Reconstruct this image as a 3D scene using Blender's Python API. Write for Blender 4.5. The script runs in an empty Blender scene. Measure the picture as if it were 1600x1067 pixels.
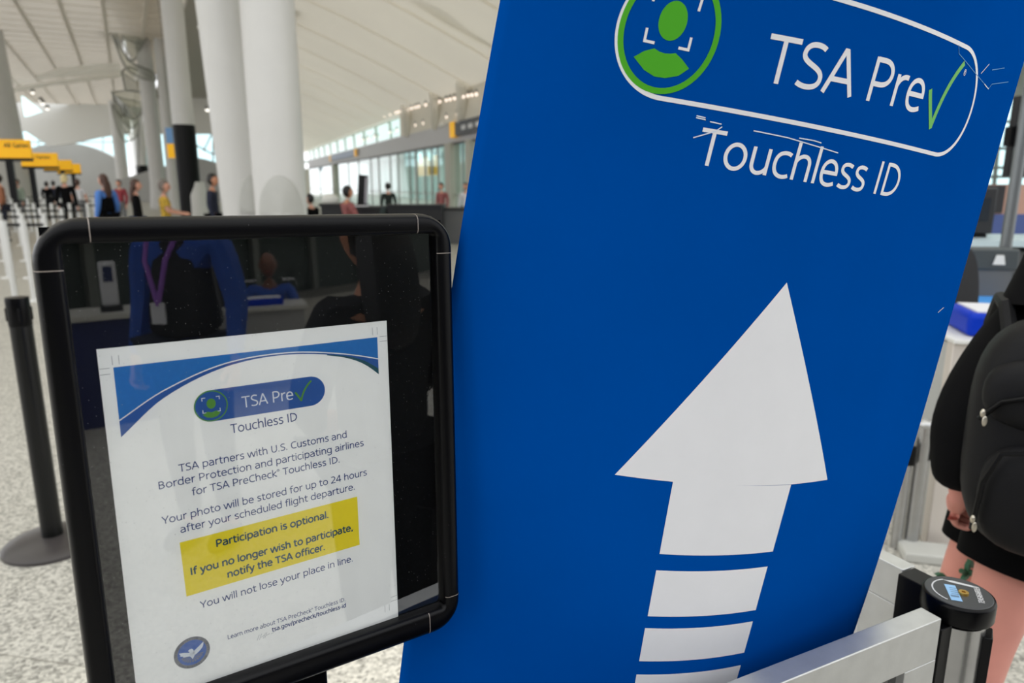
import bpy, bmesh, math, random
from mathutils import Vector, Matrix
random.seed(7)
S = bpy.context.scene
COL = S.collection
PI = math.pi
R = math.radians

# ------------------------------------------------------------------ camera
FPX, CXP, CYP = 1110.0, 800.0, 533.5
PITCH = math.atan((533.5 - 288.0) / FPX)
CAMZ = 1.42
CAM = Vector((0, 0, CAMZ))
cd = bpy.data.cameras.new('camera')
cam = bpy.data.objects.new('camera', cd)
COL.objects.link(cam)
cam.location = CAM
cam.rotation_euler = (PI / 2 - PITCH, 0, 0)
cd.sensor_width = 36.0
cd.lens = FPX / 1600.0 * 36.0
cd.clip_start = 0.02
cd.clip_end = 400
cd.dof.use_dof = True
cd.dof.focus_distance = 0.66
cd.dof.aperture_fstop = 6.8
S.camera = cam

# ------------------------------------------------------------------ light
S.view_settings.view_transform = 'Standard'
S.view_settings.look = 'None'
S.view_settings.exposure = 0.38
S.view_settings.gamma = 1.0
S.view_settings.use_curve_mapping = False
W = bpy.data.worlds.new('world')
S.world = W
W.use_nodes = True
wb = W.node_tree.nodes['Background']
wb.inputs[0].default_value = (0.97, 0.985, 1.0, 1)
wb.inputs[1].default_value = 1.35
sl = bpy.data.lights.new('sun', 'SUN')
sl.energy = 1.5
sl.angle = R(1.5)
sl.color = (1.0, 0.96, 0.88)
sun = bpy.data.objects.new('sun', sl)
COL.objects.link(sun)
SUN_FROM = Vector((0.32, 0.95, 1.45)).normalized()
sun.rotation_euler = SUN_FROM.to_track_quat('Z', 'Y').to_euler()
sun.location = (3, 8, 12)

# ------------------------------------------------------------------ helpers
CR = Vector((1, 0, 0))
CF = Vector((0, math.cos(PITCH), -math.sin(PITCH)))
CU = Vector((0, math.sin(PITCH), math.cos(PITCH)))

def ray(x, y):
    return CR * ((x - CXP) / FPX) - CU * ((y - CYP) / FPX) + CF

def at(x, y, Y):
    r = ray(x, y)
    return CAM + r * (Y / r.y)

def gx(x, Y):
    "world x of an upright thing seen in column x of the eye-level line, at distance Y"
    return at(x, 288, Y).x

def s2l(c):
    return tuple(((v / 255) / 12.92 if v / 255 <= 0.04045 else ((v / 255 + 0.055) / 1.055) ** 2.4) for v in c) + (1.0,)

MATS = {}
def mat(name, c, rough=0.5, metal=0.0, spec=0.5, var=0.0, vscale=8.0, bump=0.0, bscale=200.0, coat=0.0, emit=0.0, speck=None):
    if name in MATS:
        return MATS[name]
    m = bpy.data.materials.new(name)
    m.use_nodes = True
    nt = m.node_tree
    b = nt.nodes['Principled BSDF']
    col = s2l(c)
    b.inputs['Base Color'].default_value = col
    b.inputs['Roughness'].default_value = rough
    b.inputs['Metallic'].default_value = metal
    b.inputs['Specular IOR Level'].default_value = spec
    b.inputs['Coat Weight'].default_value = coat
    tc = nt.nodes.new('ShaderNodeTexCoord')
    if var or speck is None:
        n = nt.nodes.new('ShaderNodeTexNoise')
        n.inputs['Scale'].default_value = vscale
        n.inputs['Detail'].default_value = 4
        nt.links.new(tc.outputs['Object'], n.inputs['Vector'])
        mx = nt.nodes.new('ShaderNodeMix')
        mx.data_type = 'RGBA'
        mx.blend_type = 'MULTIPLY'
        mx.inputs[0].default_value = 1.0
        rp = nt.nodes.new('ShaderNodeMapRange')
        v = var or 0.02
        rp.inputs['From Min'].default_value = 0.3
        rp.inputs['From Max'].default_value = 0.7
        rp.inputs['To Min'].default_value = 1 - v
        rp.inputs['To Max'].default_value = 1 + v
        nt.links.new(n.outputs['Fac'], rp.inputs['Value'])
        mx.inputs[6].default_value = col
        nt.links.new(rp.outputs['Result'], mx.inputs[7])
        nt.links.new(mx.outputs[2], b.inputs['Base Color'])
    if speck:
        n = nt.nodes.new('ShaderNodeTexVoronoi')
        n.inputs['Scale'].default_value = speck[0]
        nt.links.new(tc.outputs['Object'], n.inputs['Vector'])
        lt = nt.nodes.new('ShaderNodeMath'); lt.operation = 'LESS_THAN'
        lt.inputs[1].default_value = speck[1]
        nt.links.new(n.outputs['Distance'], lt.inputs[0])
        n2 = nt.nodes.new('ShaderNodeTexNoise'); n2.inputs['Scale'].default_value = speck[0] / 5
        nt.links.new(tc.outputs['Object'], n2.inputs['Vector'])
        g = nt.nodes.new('ShaderNodeMath'); g.operation = 'GREATER_THAN'; g.inputs[1].default_value = speck[2]
        nt.links.new(n2.outputs['Fac'], g.inputs[0])
        mu = nt.nodes.new('ShaderNodeMath'); mu.operation = 'MULTIPLY'
        nt.links.new(lt.outputs[0], mu.inputs[0]); nt.links.new(g.outputs[0], mu.inputs[1])
        mx = nt.nodes.new('ShaderNodeMix'); mx.data_type = 'RGBA'
        mx.inputs[6].default_value = col
        mx.inputs[7].default_value = s2l(speck[3])
        nt.links.new(mu.outputs[0], mx.inputs[0])
        nt.links.new(mx.outputs[2], b.inputs['Base Color'])
    if bump:
        n = nt.nodes.new('ShaderNodeTexNoise')
        n.inputs['Scale'].default_value = bscale
        nt.links.new(tc.outputs['Object'], n.inputs['Vector'])
        bp = nt.nodes.new('ShaderNodeBump')
        bp.inputs['Strength'].default_value = bump
        bp.inputs['Distance'].default_value = 0.002
        nt.links.new(n.outputs['Fac'], bp.inputs['Height'])
        nt.links.new(bp.outputs['Normal'], b.inputs['Normal'])
    if emit:
        b.inputs['Emission Color'].default_value = col
        b.inputs['Emission Strength'].default_value = emit
    MATS[name] = m
    return m

def glass_mat(name, tint, refl=0.10, rough=0.02, dust=None):
    if name in MATS:
        return MATS[name]
    m = bpy.data.materials.new(name); m.use_nodes = True
    nt = m.node_tree
    nt.nodes.remove(nt.nodes['Principled BSDF'])
    out = nt.nodes['Material Output']
    t = nt.nodes.new('ShaderNodeBsdfTransparent'); t.inputs[0].default_value = s2l(tint)
    g = nt.nodes.new('ShaderNodeBsdfGlossy'); g.inputs['Roughness'].default_value = rough
    lw = nt.nodes.new('ShaderNodeFresnel'); lw.inputs['IOR'].default_value = 1.5
    ad = nt.nodes.new('ShaderNodeMath'); ad.operation = 'MULTIPLY'; ad.inputs[1].default_value = refl / 0.04
    nt.links.new(lw.outputs[0], ad.inputs[0])
    ge = nt.nodes.new('ShaderNodeNewGeometry'); iv = nt.nodes.new('ShaderNodeMath'); iv.operation = 'SUBTRACT'; iv.inputs[0].default_value = 1.0
    nt.links.new(ge.outputs['Backfacing'], iv.inputs[1])
    fm = nt.nodes.new('ShaderNodeMath'); fm.operation = 'MULTIPLY'; fm.use_clamp = True
    nt.links.new(ad.outputs[0], fm.inputs[0]); nt.links.new(iv.outputs[0], fm.inputs[1])
    mx = nt.nodes.new('ShaderNodeMixShader')
    nt.links.new(fm.outputs[0], mx.inputs[0])
    nt.links.new(t.outputs[0], mx.inputs[1]); nt.links.new(g.outputs[0], mx.inputs[2])
    last = mx
    if dust:
        tc = nt.nodes.new('ShaderNodeTexCoord')
        vo = nt.nodes.new('ShaderNodeTexVoronoi'); vo.inputs['Scale'].default_value = dust[0]
        nt.links.new(tc.outputs['Object'], vo.inputs['Vector'])
        lt = nt.nodes.new('ShaderNodeMath'); lt.operation = 'LESS_THAN'; lt.inputs[1].default_value = dust[1]
        nt.links.new(vo.outputs['Distance'], lt.inputs[0])
        n2 = nt.nodes.new('ShaderNodeTexNoise'); n2.inputs['Scale'].default_value = 14
        nt.links.new(tc.outputs['Object'], n2.inputs['Vector'])
        # each grain has its own strength, so most are faint
        wn = nt.nodes.new('ShaderNodeMath'); wn.operation = 'POWER'; wn.inputs[1].default_value = 3.0
        sp = nt.nodes.new('ShaderNodeSeparateColor'); nt.links.new(vo.outputs['Color'], sp.inputs[0])
        nt.links.new(sp.outputs[0], wn.inputs[0])
        a = nt.nodes.new('ShaderNodeMath'); a.operation = 'MULTIPLY'
        nt.links.new(lt.outputs[0], a.inputs[0]); nt.links.new(wn.outputs[0], a.inputs[1])
        a2 = nt.nodes.new('ShaderNodeMath'); a2.operation = 'MULTIPLY'
        nt.links.new(a.outputs[0], a2.inputs[0]); nt.links.new(n2.outputs['Fac'], a2.inputs[1])
        df = nt.nodes.new('ShaderNodeBsdfDiffuse'); df.inputs[0].default_value = (0.8, 0.8, 0.8, 1)
        m2 = nt.nodes.new('ShaderNodeMixShader')
        nt.links.new(a2.outputs[0], m2.inputs[0]); nt.links.new(mx.outputs[0], m2.inputs[1]); nt.links.new(df.outputs[0], m2.inputs[2])
        last = m2
    nt.links.new(last.outputs[0], out.inputs['Surface'])
    MATS[name] = m
    return m

class MB:
    "collects shapes and links them as ONE mesh object"
    def __init__(s):
        s.v = []; s.f = []; s.mi = []
    def add(s, vs, fs, mi=0, M=None):
        o = len(s.v)
        s.v += [tuple(M @ Vector(p)) if M else tuple(p) for p in vs]
        for f in fs:
            s.f.append([i + o for i in f]); s.mi.append(mi)
        return s
    def box(s, c, d, mi=0, M=None):
        x, y, z = c; a, b, h = d[0] / 2, d[1] / 2, d[2] / 2
        vs = [(x + i * a, y + j * b, z + k * h) for k in (-1, 1) for j in (-1, 1) for i in (-1, 1)]
        return s.add(vs, [(0, 2, 3, 1), (4, 5, 7, 6), (0, 1, 5, 4), (2, 6, 7, 3), (0, 4, 6, 2), (1, 3, 7, 5)], mi, M)
    def prism(s, poly, z0, z1, mi=0, M=None):
        "polygon in xy (counter-clockwise) from z0 up to z1"
        n = len(poly)
        vs = [(p[0], p[1], z0) for p in poly] + [(p[0], p[1], z1) for p in poly]
        fs = [tuple(reversed(range(n))), tuple(range(n, 2 * n))] + [(i, (i + 1) % n, n + (i + 1) % n, n + i) for i in range(n)]
        return s.add(vs, fs, mi, M)
    def lathe(s, prof, seg=32, mi=0, M=None, sy=1.0):
        "profile of (r, z)"
        vs = []; fs = []
        for r, z in prof:
            for k in range(seg):
                a = 2 * PI * k / seg
                vs.append((r * math.cos(a), r * sy * math.sin(a), z))
        for i in range(len(prof) - 1):
            for k in range(seg):
                k2 = (k + 1) % seg
                fs.append((i * seg + k, i * seg + k2, (i + 1) * seg + k2, (i + 1) * seg + k))
        if prof[0][0] > 1e-5: fs.append(tuple(reversed(range(seg))))
        if prof[-1][0] > 1e-5: fs.append(tuple((len(prof) - 1) * seg + k for k in range(seg)))
        return s.add(vs, fs, mi, M)
    def cyl(s, p, r, h, seg=24, mi=0, M=None):
        T = Matrix.Translation(p)
        return s.lathe([(r, 0), (r, h)], seg, mi, (M @ T) if M else T)
    def tube(s, pts, rad, seg=12, mi=0, M=None):
        pts = [Vector(p) for p in pts]
        rs = rad if isinstance(rad, (list, tuple)) else [rad] * len(pts)
        vs = []; fs = []
        up = Vector((0, 0, 1))
        for i, p in enumerate(pts):
            t = (pts[min(i + 1, len(pts) - 1)] - pts[max(i - 1, 0)]).normalized()
            if abs(t.dot(up)) > 0.95: up = Vector((0, 1, 0))
            a = t.cross(up).normalized(); b = t.cross(a).normalized()
            up = -b
            for k in range(seg):
                w = 2 * PI * k / seg
                vs.append(p + a * math.cos(w) * rs[i] + b * math.sin(w) * rs[i])
        for i in range(len(pts) - 1):
            for k in range(seg):
                k2 = (k + 1) % seg
                fs.append((i * seg + k, i * seg + k2, (i + 1) * seg + k2, (i + 1) * seg + k))
        fs.append(tuple(reversed(range(seg)))); fs.append(tuple((len(pts) - 1) * seg + k for k in range(seg)))
        return s.add(vs, fs, mi, M)
    def ball(s, c, r, seg=20, rings=12, mi=0, M=None, fn=None):
        vs = []; fs = []
        for i in range(rings + 1):
            th = PI * i / rings
            for k in range(seg):
                a = 2 * PI * k / seg
                q = Vector((math.sin(th) * math.cos(a), math.sin(th) * math.sin(a), math.cos(th)))
                p = Vector((q.x * r[0], q.y * r[1], q.z * r[2]))
                if fn: p = fn(p, q)
                vs.append(p + Vector(c))
        for i in range(rings):
            for k in range(seg):
                k2 = (k + 1) % seg
                fs.append((i * seg + k, (i + 1) * seg + k, (i + 1) * seg + k2, i * seg + k2))
        return s.add(vs, fs, mi, M)
    def grid(s, fn, nu, nv, mi=0, M=None):
        vs = [fn(i / nu, j / nv) for j in range(nv + 1) for i in range(nu + 1)]
        fs = [(j * (nu + 1) + i, j * (nu + 1) + i + 1, (j + 1) * (nu + 1) + i + 1, (j + 1) * (nu + 1) + i) for j in range(nv) for i in range(nu)]
        return s.add(vs, fs, mi, M)
    def build(s, name, mats, parent=None, smooth=True, bevel=0.0, solid=0.0, recalc=True):
        me = bpy.data.meshes.new(name)
        me.from_pydata([tuple(p) for p in s.v], [], s.f)
        if not isinstance(mats, (list, tuple)): mats = [mats]
        for m in mats: me.materials.append(m)
        for p, i in zip(me.polygons, s.mi): p.material_index = i
        bm = bmesh.new(); bm.from_mesh(me)
        if recalc: bmesh.ops.recalc_face_normals(bm, faces=bm.faces)
        bm.to_mesh(me); bm.free()
        if smooth:
            for p in me.polygons: p.use_smooth = True
            me.set_sharp_from_angle(angle=R(38))
        o = bpy.data.objects.new(name, me)
        COL.objects.link(o)
        if parent: o.parent = parent
        if solid:
            sm = o.modifiers.new('solid', 'SOLIDIFY'); sm.thickness = solid; sm.offset = 1
        if bevel:
            bv = o.modifiers.new('bevel', 'BEVEL'); bv.width = bevel; bv.segments = 3; bv.limit_method = 'ANGLE'; bv.angle_limit = R(40)
        return o

def tag(o, label=None, cat=None, group=None, kind=None):
    if label: o['label'] = label
    if cat: o['category'] = cat
    if group: o['group'] = group
    if kind: o['kind'] = kind
    return o

def thing(name, label, cat, loc=(0, 0, 0), rz=0.0, group=None):
    o = bpy.data.objects.new(name, None)
    o.empty_display_size = 0.1
    COL.objects.link(o)
    o.location = loc; o.rotation_euler = (0, 0, rz)
    return tag(o, label, cat, group)

def struct(o):
    o['kind'] = 'structure'
    return o

def dup(root, loc, rz=None, label=None, group=None):
    def cp(o, par):
        c = o.copy(); COL.objects.link(c)
        if par: c.parent = par
        for ch in list(o.children): cp(ch, c)
        return c
    r = cp(root, None)
    r.location = loc
    if rz is not None: r.rotation_euler = (0, 0, rz)
    if label: r['label'] = label
    if group: r['group'] = group
    return r

# ------------------------------------------------------------------ lettering: a plain humanist sans drawn as pen strokes
GL = {
 'T': (.50, 'M .01 .665 L .49 .665', 'M .25 .68 L .25 0'),
 'S': (.47, 'M .40 .62 C .33 .685 .09 .71 .08 .52 C .07 .36 .41 .37 .41 .19 C .41 .0 .15 .01 .05 .08'),
 'A': (.56, 'M .035 0 L .265 .668 L .295 .668 L .525 0', 'M .13 .225 L .43 .225'),
 'P': (.52, 'M .10 0 L .10 .70', 'M .10 .665 L .25 .665 C .52 .665 .52 .285 .24 .285 L .10 .285'),
 'I': (.24, 'M .12 0 L .12 .70'),
 'D': (.61, 'M .10 0 L .10 .70', 'M .10 .665 L .2 .665 C .65 .665 .65 .035 .2 .035 L .10 .035'),
 'U': (.60, 'M .10 .70 L .10 .25 C .10 -.045 .50 -.045 .50 .25 L .50 .70'),
 'C': (.53, 'M .50 .63 C .40 .69 .08 .72 .08 .35 C .08 -.02 .38 .0 .51 .07'),
 'B': (.54, 'M .10 0 L .10 .70', 'M .10 .665 L .24 .665 C .46 .665 .46 .37 .24 .37 L .10 .37', 'M .24 .37 C .52 .37 .52 .035 .24 .035 L .10 .035'),
 'Y': (.50, 'M .02 .70 L .25 .30 L .48 .70', 'M .25 .32 L .25 0'),
 'L': (.44, 'M .10 .70 L .10 .035 L .43 .035'),
 'G': (.58, 'M .51 .62 C .40 .69 .08 .72 .08 .35 C .08 -.02 .38 .0 .52 .07 L .52 .33 L .33 .33'),
 'N': (.60, 'M .10 0 L .10 .70', 'M .10 .68 L .50 .02', 'M .50 0 L .50 .70'),
 'E': (.46, 'M .41 .665 L .10 .665 L .10 .035 L .42 .035', 'M .10 .36 L .38 .36'),
 'R': (.53, 'M .10 0 L .10 .70', 'M .10 .665 L .25 .665 C .50 .665 .50 .33 .24 .33 L .10 .33', 'M .28 .33 L .48 0'),
 'M': (.74, 'M .10 0 L .10 .70', 'M .11 .68 L .37 .2 L .63 .68', 'M .64 .70 L .64 0'),
 'O': (.64, 'E .32 .35 .25 .32'),
 'a': (.47, 'M .07 .45 C .15 .52 .38 .53 .38 .32 L .38 0', 'M .38 .295 C .28 .30 .06 .30 .06 .14 C .06 -.02 .31 -.02 .38 .13'),
 'b': (.51, 'M .09 .75 L .09 0', 'M .09 .38 C .16 .55 .45 .55 .45 .265 C .45 -.03 .17 -.03 .09 .13'),
 'c': (.42, 'M .39 .465 C .30 .52 .065 .53 .065 .26 C .065 0 .29 -.01 .40 .06'),
 'd': (.51, 'M .42 .75 L .42 0', 'M .42 .38 C .35 .55 .06 .55 .06 .265 C .06 -.03 .34 -.03 .42 .13'),
 'e': (.48, 'M .07 .265 L .42 .265 C .42 .58 .065 .58 .065 .26 C .065 -.03 .28 -.01 .41 .06'),
 'f': (.31, 'M .33 .70 C .2 .74 .13 .68 .13 .57 L .13 0', 'M .02 .485 L .29 .485'),
 'g': (.51, 'M .42 .52 L .42 -.03 C .42 -.22 .18 -.22 .07 -.14', 'M .42 .38 C .35 .55 .06 .55 .06 .275 C .06 0 .34 -.01 .42 .14'),
 'h': (.50, 'M .09 .75 L .09 0', 'M .09 .36 C .16 .54 .41 .55 .41 .32 L .41 0'),
 'i': (.18, 'M .09 .52 L .09 0', 'M .09 .62 L .09 .71'),
 'k': (.44, 'M .09 .75 L .09 0', 'M .39 .52 L .13 .28 L .42 0'),
 'l': (.18, 'M .09 .75 L .09 0'),
 'm': (.76, 'M .09 .52 L .09 0', 'M .09 .36 C .15 .54 .38 .55 .38 .33 L .38 0', 'M .38 .36 C .45 .54 .67 .55 .67 .33 L .67 0'),
 'n': (.50, 'M .09 .52 L .09 0', 'M .09 .36 C .16 .54 .41 .55 .41 .32 L .41 0'),
 'o': (.52, 'E .26 .26 .195 .235'),
 'p': (.51, 'M .09 .52 L .09 -.20', 'M .09 .38 C .16 .55 .45 .55 .45 .265 C .45 -.03 .17 -.03 .09 .13'),
 'r': (.33, 'M .09 .52 L .09 0', 'M .09 .33 C .13 .47 .22 .51 .32 .49'),
 's': (.40, 'M .34 .46 C .26 .51 .08 .52 .08 .39 C .08 .26 .34 .28 .34 .14 C .34 0 .14 .0 .05 .06'),
 't': (.33, 'M .13 .66 L .13 .15 C .13 .02 .22 .01 .32 .04', 'M .02 .485 L .31 .485'),
 'u': (.50, 'M .09 .52 L .09 .2 C .09 -.03 .33 -.03 .41 .15', 'M .41 .52 L .41 0'),
 'v': (.44, 'M .03 .52 L .205 .03 L .235 .03 L .41 .52'),
 'w': (.70, 'M .02 .52 L .165 .03 L .195 .03 L .335 .49 L .365 .49 L .505 .03 L .535 .03 L .68 .52'),
 'y': (.44, 'M .03 .52 L .225 .03', 'M .41 .52 L .19 -.10 C .15 -.19 .09 -.19 .03 -.18'),
 '2': (.50, 'M .07 .62 C .16 .70 .40 .70 .40 .50 C .40 .35 .20 .2 .06 .05 L .06 .035 L .44 .035'),
 '4': (.50, 'M .35 0 L .35 .68 L .32 .68 L .04 .22 L .04 .19 L .47 .19'),
 '.': (.20, 'M .09 0 L .09 .10'),
 ',': (.20, 'M .12 .10 L .07 -.10'),
 '/': (.33, 'M .03 -.10 L .30 .75'),
 '-': (.30, 'M .04 .25 L .26 .25'),
 ' ': (.23,),
 '\u00ae': (.27, 'e .13 .59 .115 .115', 'm .10 .53 L .10 .65 L .15 .65 C .19 .65 .19 .59 .15 .59 L .10 .59', 'm .14 .59 L .18 .53'),
}

def sample_path(d, nb):
    t = d.split(); out = []; i = 0; thin = t[0] in 'em'
    if t[0] in 'eE':
        cx, cy, rx, ry = map(float, t[1:5]); n = nb * 3
        return [(cx + rx * math.cos(2 * PI * k / n), cy + ry * math.sin(2 * PI * k / n)) for k in range(n)], True, thin
    while i < len(t):
        c = t[i]
        if c in 'Mm': out.append((float(t[i + 1]), float(t[i + 2]))); i += 3
        elif c == 'L':
            out.append((float(t[i + 1]), float(t[i + 2]))); i += 3
        elif c == 'C':
            p0 = out[-1]; q = [float(z) for z in t[i + 1:i + 7]]; i += 7
            for k in range(1, nb + 1):
                s = k / nb; a = (1 - s) ** 3; b = 3 * s * (1 - s) ** 2; e = 3 * s * s * (1 - s); f = s ** 3
                out.append((a * p0[0] + b * q[0] + e * q[2] + f * q[4], a * p0[1] + b * q[1] + e * q[3] + f * q[5]))
    return out, False, thin

def stroke(pts, w, closed=False):
    "a pen stroke of width w as quads with mitred joints"
    n = len(pts); vs = []; fs = []
    P = [Vector(p) for p in pts]
    for i in range(n):
        if closed: a, b = P[i - 1], P[(i + 1) % n]
        else: a, b = P[max(i - 1, 0)], P[min(i + 1, n - 1)]
        d1 = (P[i] - a); d2 = (b - P[i])
        if d1.length < 1e-9: d1 = d2
        if d2.length < 1e-9: d2 = d1
        d1 = d1.normalized(); d2 = d2.normalized()
        n1 = Vector((-d1.y, d1.x)); n2 = Vector((-d2.y, d2.x))
        m = n1 + n2
        m = m.normalized() if m.length > 1e-6 else n1
        k = min(1 / max(m.dot(n1), 0.3), 2.0)
        vs += [P[i] + m * (w / 2 * k), P[i] - m * (w / 2 * k)]
    for i in range(n if closed else n - 1):
        j = (i + 1) % n
        fs.append((2 * i, 2 * i + 1, 2 * j + 1, 2 * j))
    return [(v.x, v.y) for v in vs], fs

def text2d(txt, x0, y0, x1, y1, cap, pen=0.078, nb=6, ls=0.0):
    "flat lettering whose ink runs from (x0,y0) to (x1,y1) along the baseline, capitals cap high (y up)"
    adv = 0; parts = []
    for ch in txt:
        g = GL[ch]
        for d in g[1:]:
            pts, cl, thin = sample_path(d, nb)
            parts.append(([(p[0] + adv, p[1]) for p in pts], cl, thin))
        adv += g[0] + ls
    lo = min(p[0] for q in parts for p in q[0]) - pen / 2
    hi = max(p[0] for q in parts for p in q[0]) + pen / 2
    L = math.hypot(x1 - x0, y1 - y0); sx = L / (hi - lo); sy = cap / 0.70
    ux, uy = (x1 - x0) / L, (y1 - y0) / L
    vs = []; fs = []
    for pts, cl, thin in parts:
        v, f = stroke([((p[0] - lo) * sx / sy, p[1]) for p in pts], pen * (0.35 if thin else 1), cl)
        o = len(vs)
        for a, b in v:
            a *= sy; b *= sy
            vs.append((x0 + a * ux - b * uy, y0 + a * uy + b * ux))
        fs += [tuple(i + o for i in q) for q in f]
    return vs, fs

def bez(p0, p1, p2, p3, n):
    return [tuple(((1 - s) ** 3) * a + 3 * s * (1 - s) ** 2 * b + 3 * s * s * (1 - s) * c + s ** 3 * d for a, b, c, d in zip(p0, p1, p2, p3)) for s in [k / n for k in range(n + 1)]]

def disc2d(cx, cy, rx, ry, n=40, a0=0, a1=360):
    return [(cx + rx * math.cos(R(a0 + (a1 - a0) * k / n)), cy + ry * math.sin(R(a0 + (a1 - a0) * k / n))) for k in range(n + (0 if a1 - a0 == 360 else 1))]

# ------------------------------------------------------------------ materials
WHITE = mat('white_paint', (226, 226, 222), 0.45, var=0.02, vscale=3)
BLACKP = mat('black_plastic', (6, 6, 8), 0.26, spec=0.16, bump=0.08, bscale=900)
BLACKM = mat('black_satin', (7, 7, 9), 0.36, spec=0.2)
ALU = mat('brushed_aluminium', (198, 199, 198), 0.36, metal=0.75, var=0.05, vscale=40, bump=0.05, bscale=300)
STEEL = mat('brushed_steel', (176, 176, 176), 0.24, metal=0.95, var=0.06, vscale=30, bump=0.05, bscale=400)
PALE = mat('pale_panel', (214, 214, 206), 0.5, var=0.03)
PRINTW = mat('print_white', (232, 232, 235), 0.4, var=0.012, vscale=30)
BLUEV = mat('blue_vinyl', (0, 74, 160), 0.4, spec=0.0, var=0.05, vscale=5, bump=0.12, bscale=14)
GREENP = mat('print_green', (72, 168, 24), 0.45)
GREENT = mat('print_tick_green', (84, 180, 58), 0.45)
SCR = mat('scratch_white', (214, 226, 240), 0.6)
SCRB = mat('scratch_pale_blue', (60, 140, 205), 0.6)

# ------------------------------------------------------------------ floor (speckled terrazzo tiles)
def floor_material():
    m = bpy.data.materials.new('terrazzo'); m.use_nodes = True
    nt = m.node_tree; b = nt.nodes['Principled BSDF']
    b.inputs['Roughness'].default_value = 0.42
    tc = nt.nodes.new('ShaderNodeTexCoord')
    mp = nt.nodes.new('ShaderNodeMapping'); nt.links.new(tc.outputs['Object'], mp.inputs[0])
    n1 = nt.nodes.new('ShaderNodeTexVoronoi'); n1.inputs['Scale'].default_value = 95
    n2 = nt.nodes.new('ShaderNodeTexNoise'); n2.inputs['Scale'].default_value = 70; n2.inputs['Detail'].default_value = 3
    n3 = nt.nodes.new('ShaderNodeTexNoise'); n3.inputs['Scale'].default_value = 0.6
    for n in (n1, n2, n3): nt.links.new(mp.outputs[0], n.inputs['Vector'])
    sp = nt.nodes.new('ShaderNodeSeparateColor'); nt.links.new(n1.outputs['Color'], sp.inputs[0])
    ad = nt.nodes.new('ShaderNodeMath'); ad.operation = 'MULTIPLY_ADD'; ad.inputs[1].default_value = 0.5; ad.inputs[2].default_value = 0
    nt.links.new(sp.outputs[0], ad.inputs[0])
    a2 = nt.nodes.new('ShaderNodeMath'); a2.operation = 'MULTIPLY_ADD'; a2.inputs[1].default_value = 0.6
    nt.links.new(n2.outputs['Fac'], a2.inputs[0]); nt.links.new(ad.outputs[0], a2.inputs[2])
    cr = nt.nodes.new('ShaderNodeValToRGB')
    cr.color_ramp.elements[0].position = 0.22; cr.color_ramp.elements[0].color = s2l((118, 116, 110))
    cr.color_ramp.elements[1].position = 0.72; cr.color_ramp.elements[1].color = s2l((206, 203, 194))
    nt.links.new(a2.outputs[0], cr.inputs[0])
    br = nt.nodes.new('ShaderNodeTexBrick'); br.offset = 0.0
    br.inputs['Color1'].default_value = (1, 1, 1, 1); br.inputs['Color2'].default_value = (0.96, 0.96, 0.95, 1)
    br.inputs['Mortar'].default_value = (0.55, 0.54, 0.52, 1)
    br.inputs['Scale'].default_value = 1.0; br.inputs['Mortar Size'].default_value = 0.003
    br.inputs['Brick Width'].default_value = 0.9; br.inputs['Row Height'].default_value = 0.9
    m2 = nt.nodes.new('ShaderNodeMapping'); m2.inputs['Rotation'].default_value = (0, 0, R(11)); m2.inputs['Location'].default_value = (0.38, 0.2, 0)
    nt.links.new(tc.outputs['Object'], m2.inputs[0]); nt.links.new(m2.outputs[0], br.inputs['Vector'])
    mx = nt.nodes.new('ShaderNodeMix'); mx.data_type = 'RGBA'; mx.blend_type = 'MULTIPLY'; mx.inputs[0].default_value = 1
    nt.links.new(cr.outputs[0], mx.inputs[6]); nt.links.new(br.outputs[0], mx.inputs[7])
    nt.links.new(mx.outputs[2], b.inputs['Base Color'])
    return m
struct(MB().box((0, 40, -0.1), (140, 140, 0.2)).build('floor', floor_material(), smooth=False))

# ------------------------------------------------------------------ the big blue banner: one bowed sheet
BP = [0.0740088, 0.319733, -0.14546, 0.246124, 0.633072, 1.33415, 2.0265, -3.24991, 0.210914, 0.216914, -28.5962, -0.60061, -0.214726, -0.379529]
_w = Vector(BP[0:3]); BR_ = Matrix.Rotation(_w.length, 3, _w.normalized())
BB = Matrix(((1, 0, 0), (0, 0, -1), (0, 1, 0)))
GLQ = [(-0.9602898565, 0.1012285363), (-0.7966664774, 0.2223810345), (-0.5255324099, 0.3137066459), (-0.1834346425, 0.3626837834)]
GLQ = GLQ + [(-a, b) for a, b in GLQ]
def sheet0(u, v):
    x = z = 0.0
    for a, wq in GLQ:
        q = u * (a + 1) / 2
        th = BP[6] * q + BP[7] * q * q / 2 + BP[10] * q ** 3 / 6
        x += math.cos(th) * wq; z -= math.sin(th) * wq
    x *= u / 2; z *= u / 2
    z += BP[8] * v * v / 2 + BP[9] * u * v + BP[11] * v ** 3 / 6 + BP[12] * u * u * v + BP[13] * u * v * v
    return Vector(BP[3:6]) + BB @ (BR_ @ Vector((x, -v, z)))
def sheet1(u, v):
    if v > 0.5:
        return sheet0(u, 0.5) + (sheet0(u, 0.5) - sheet0(u, 0.49)) * ((v - 0.5) / 0.01)
    if v < -0.26:
        return sheet0(u, -0.26) + (sheet0(u, -0.26) - sheet0(u, -0.25)) * ((-0.26 - v) / 0.01)
    return sheet0(u, v)
BO = Vector((0.12, 0.70, 0.0))       # the banner's foot
def sheet(u, v, off=0.0):
    p = sheet1(u, v)
    if off:
        a = sheet1(u + 1e-3, v) - sheet1(u - 1e-3, v); b = sheet1(u, v + 1e-3) - sheet1(u, v - 1e-3)
        p = p - a.cross(b).normalized() * off * (1 if a.cross(b).y > 0 else -1)
    return p - BO
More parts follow.
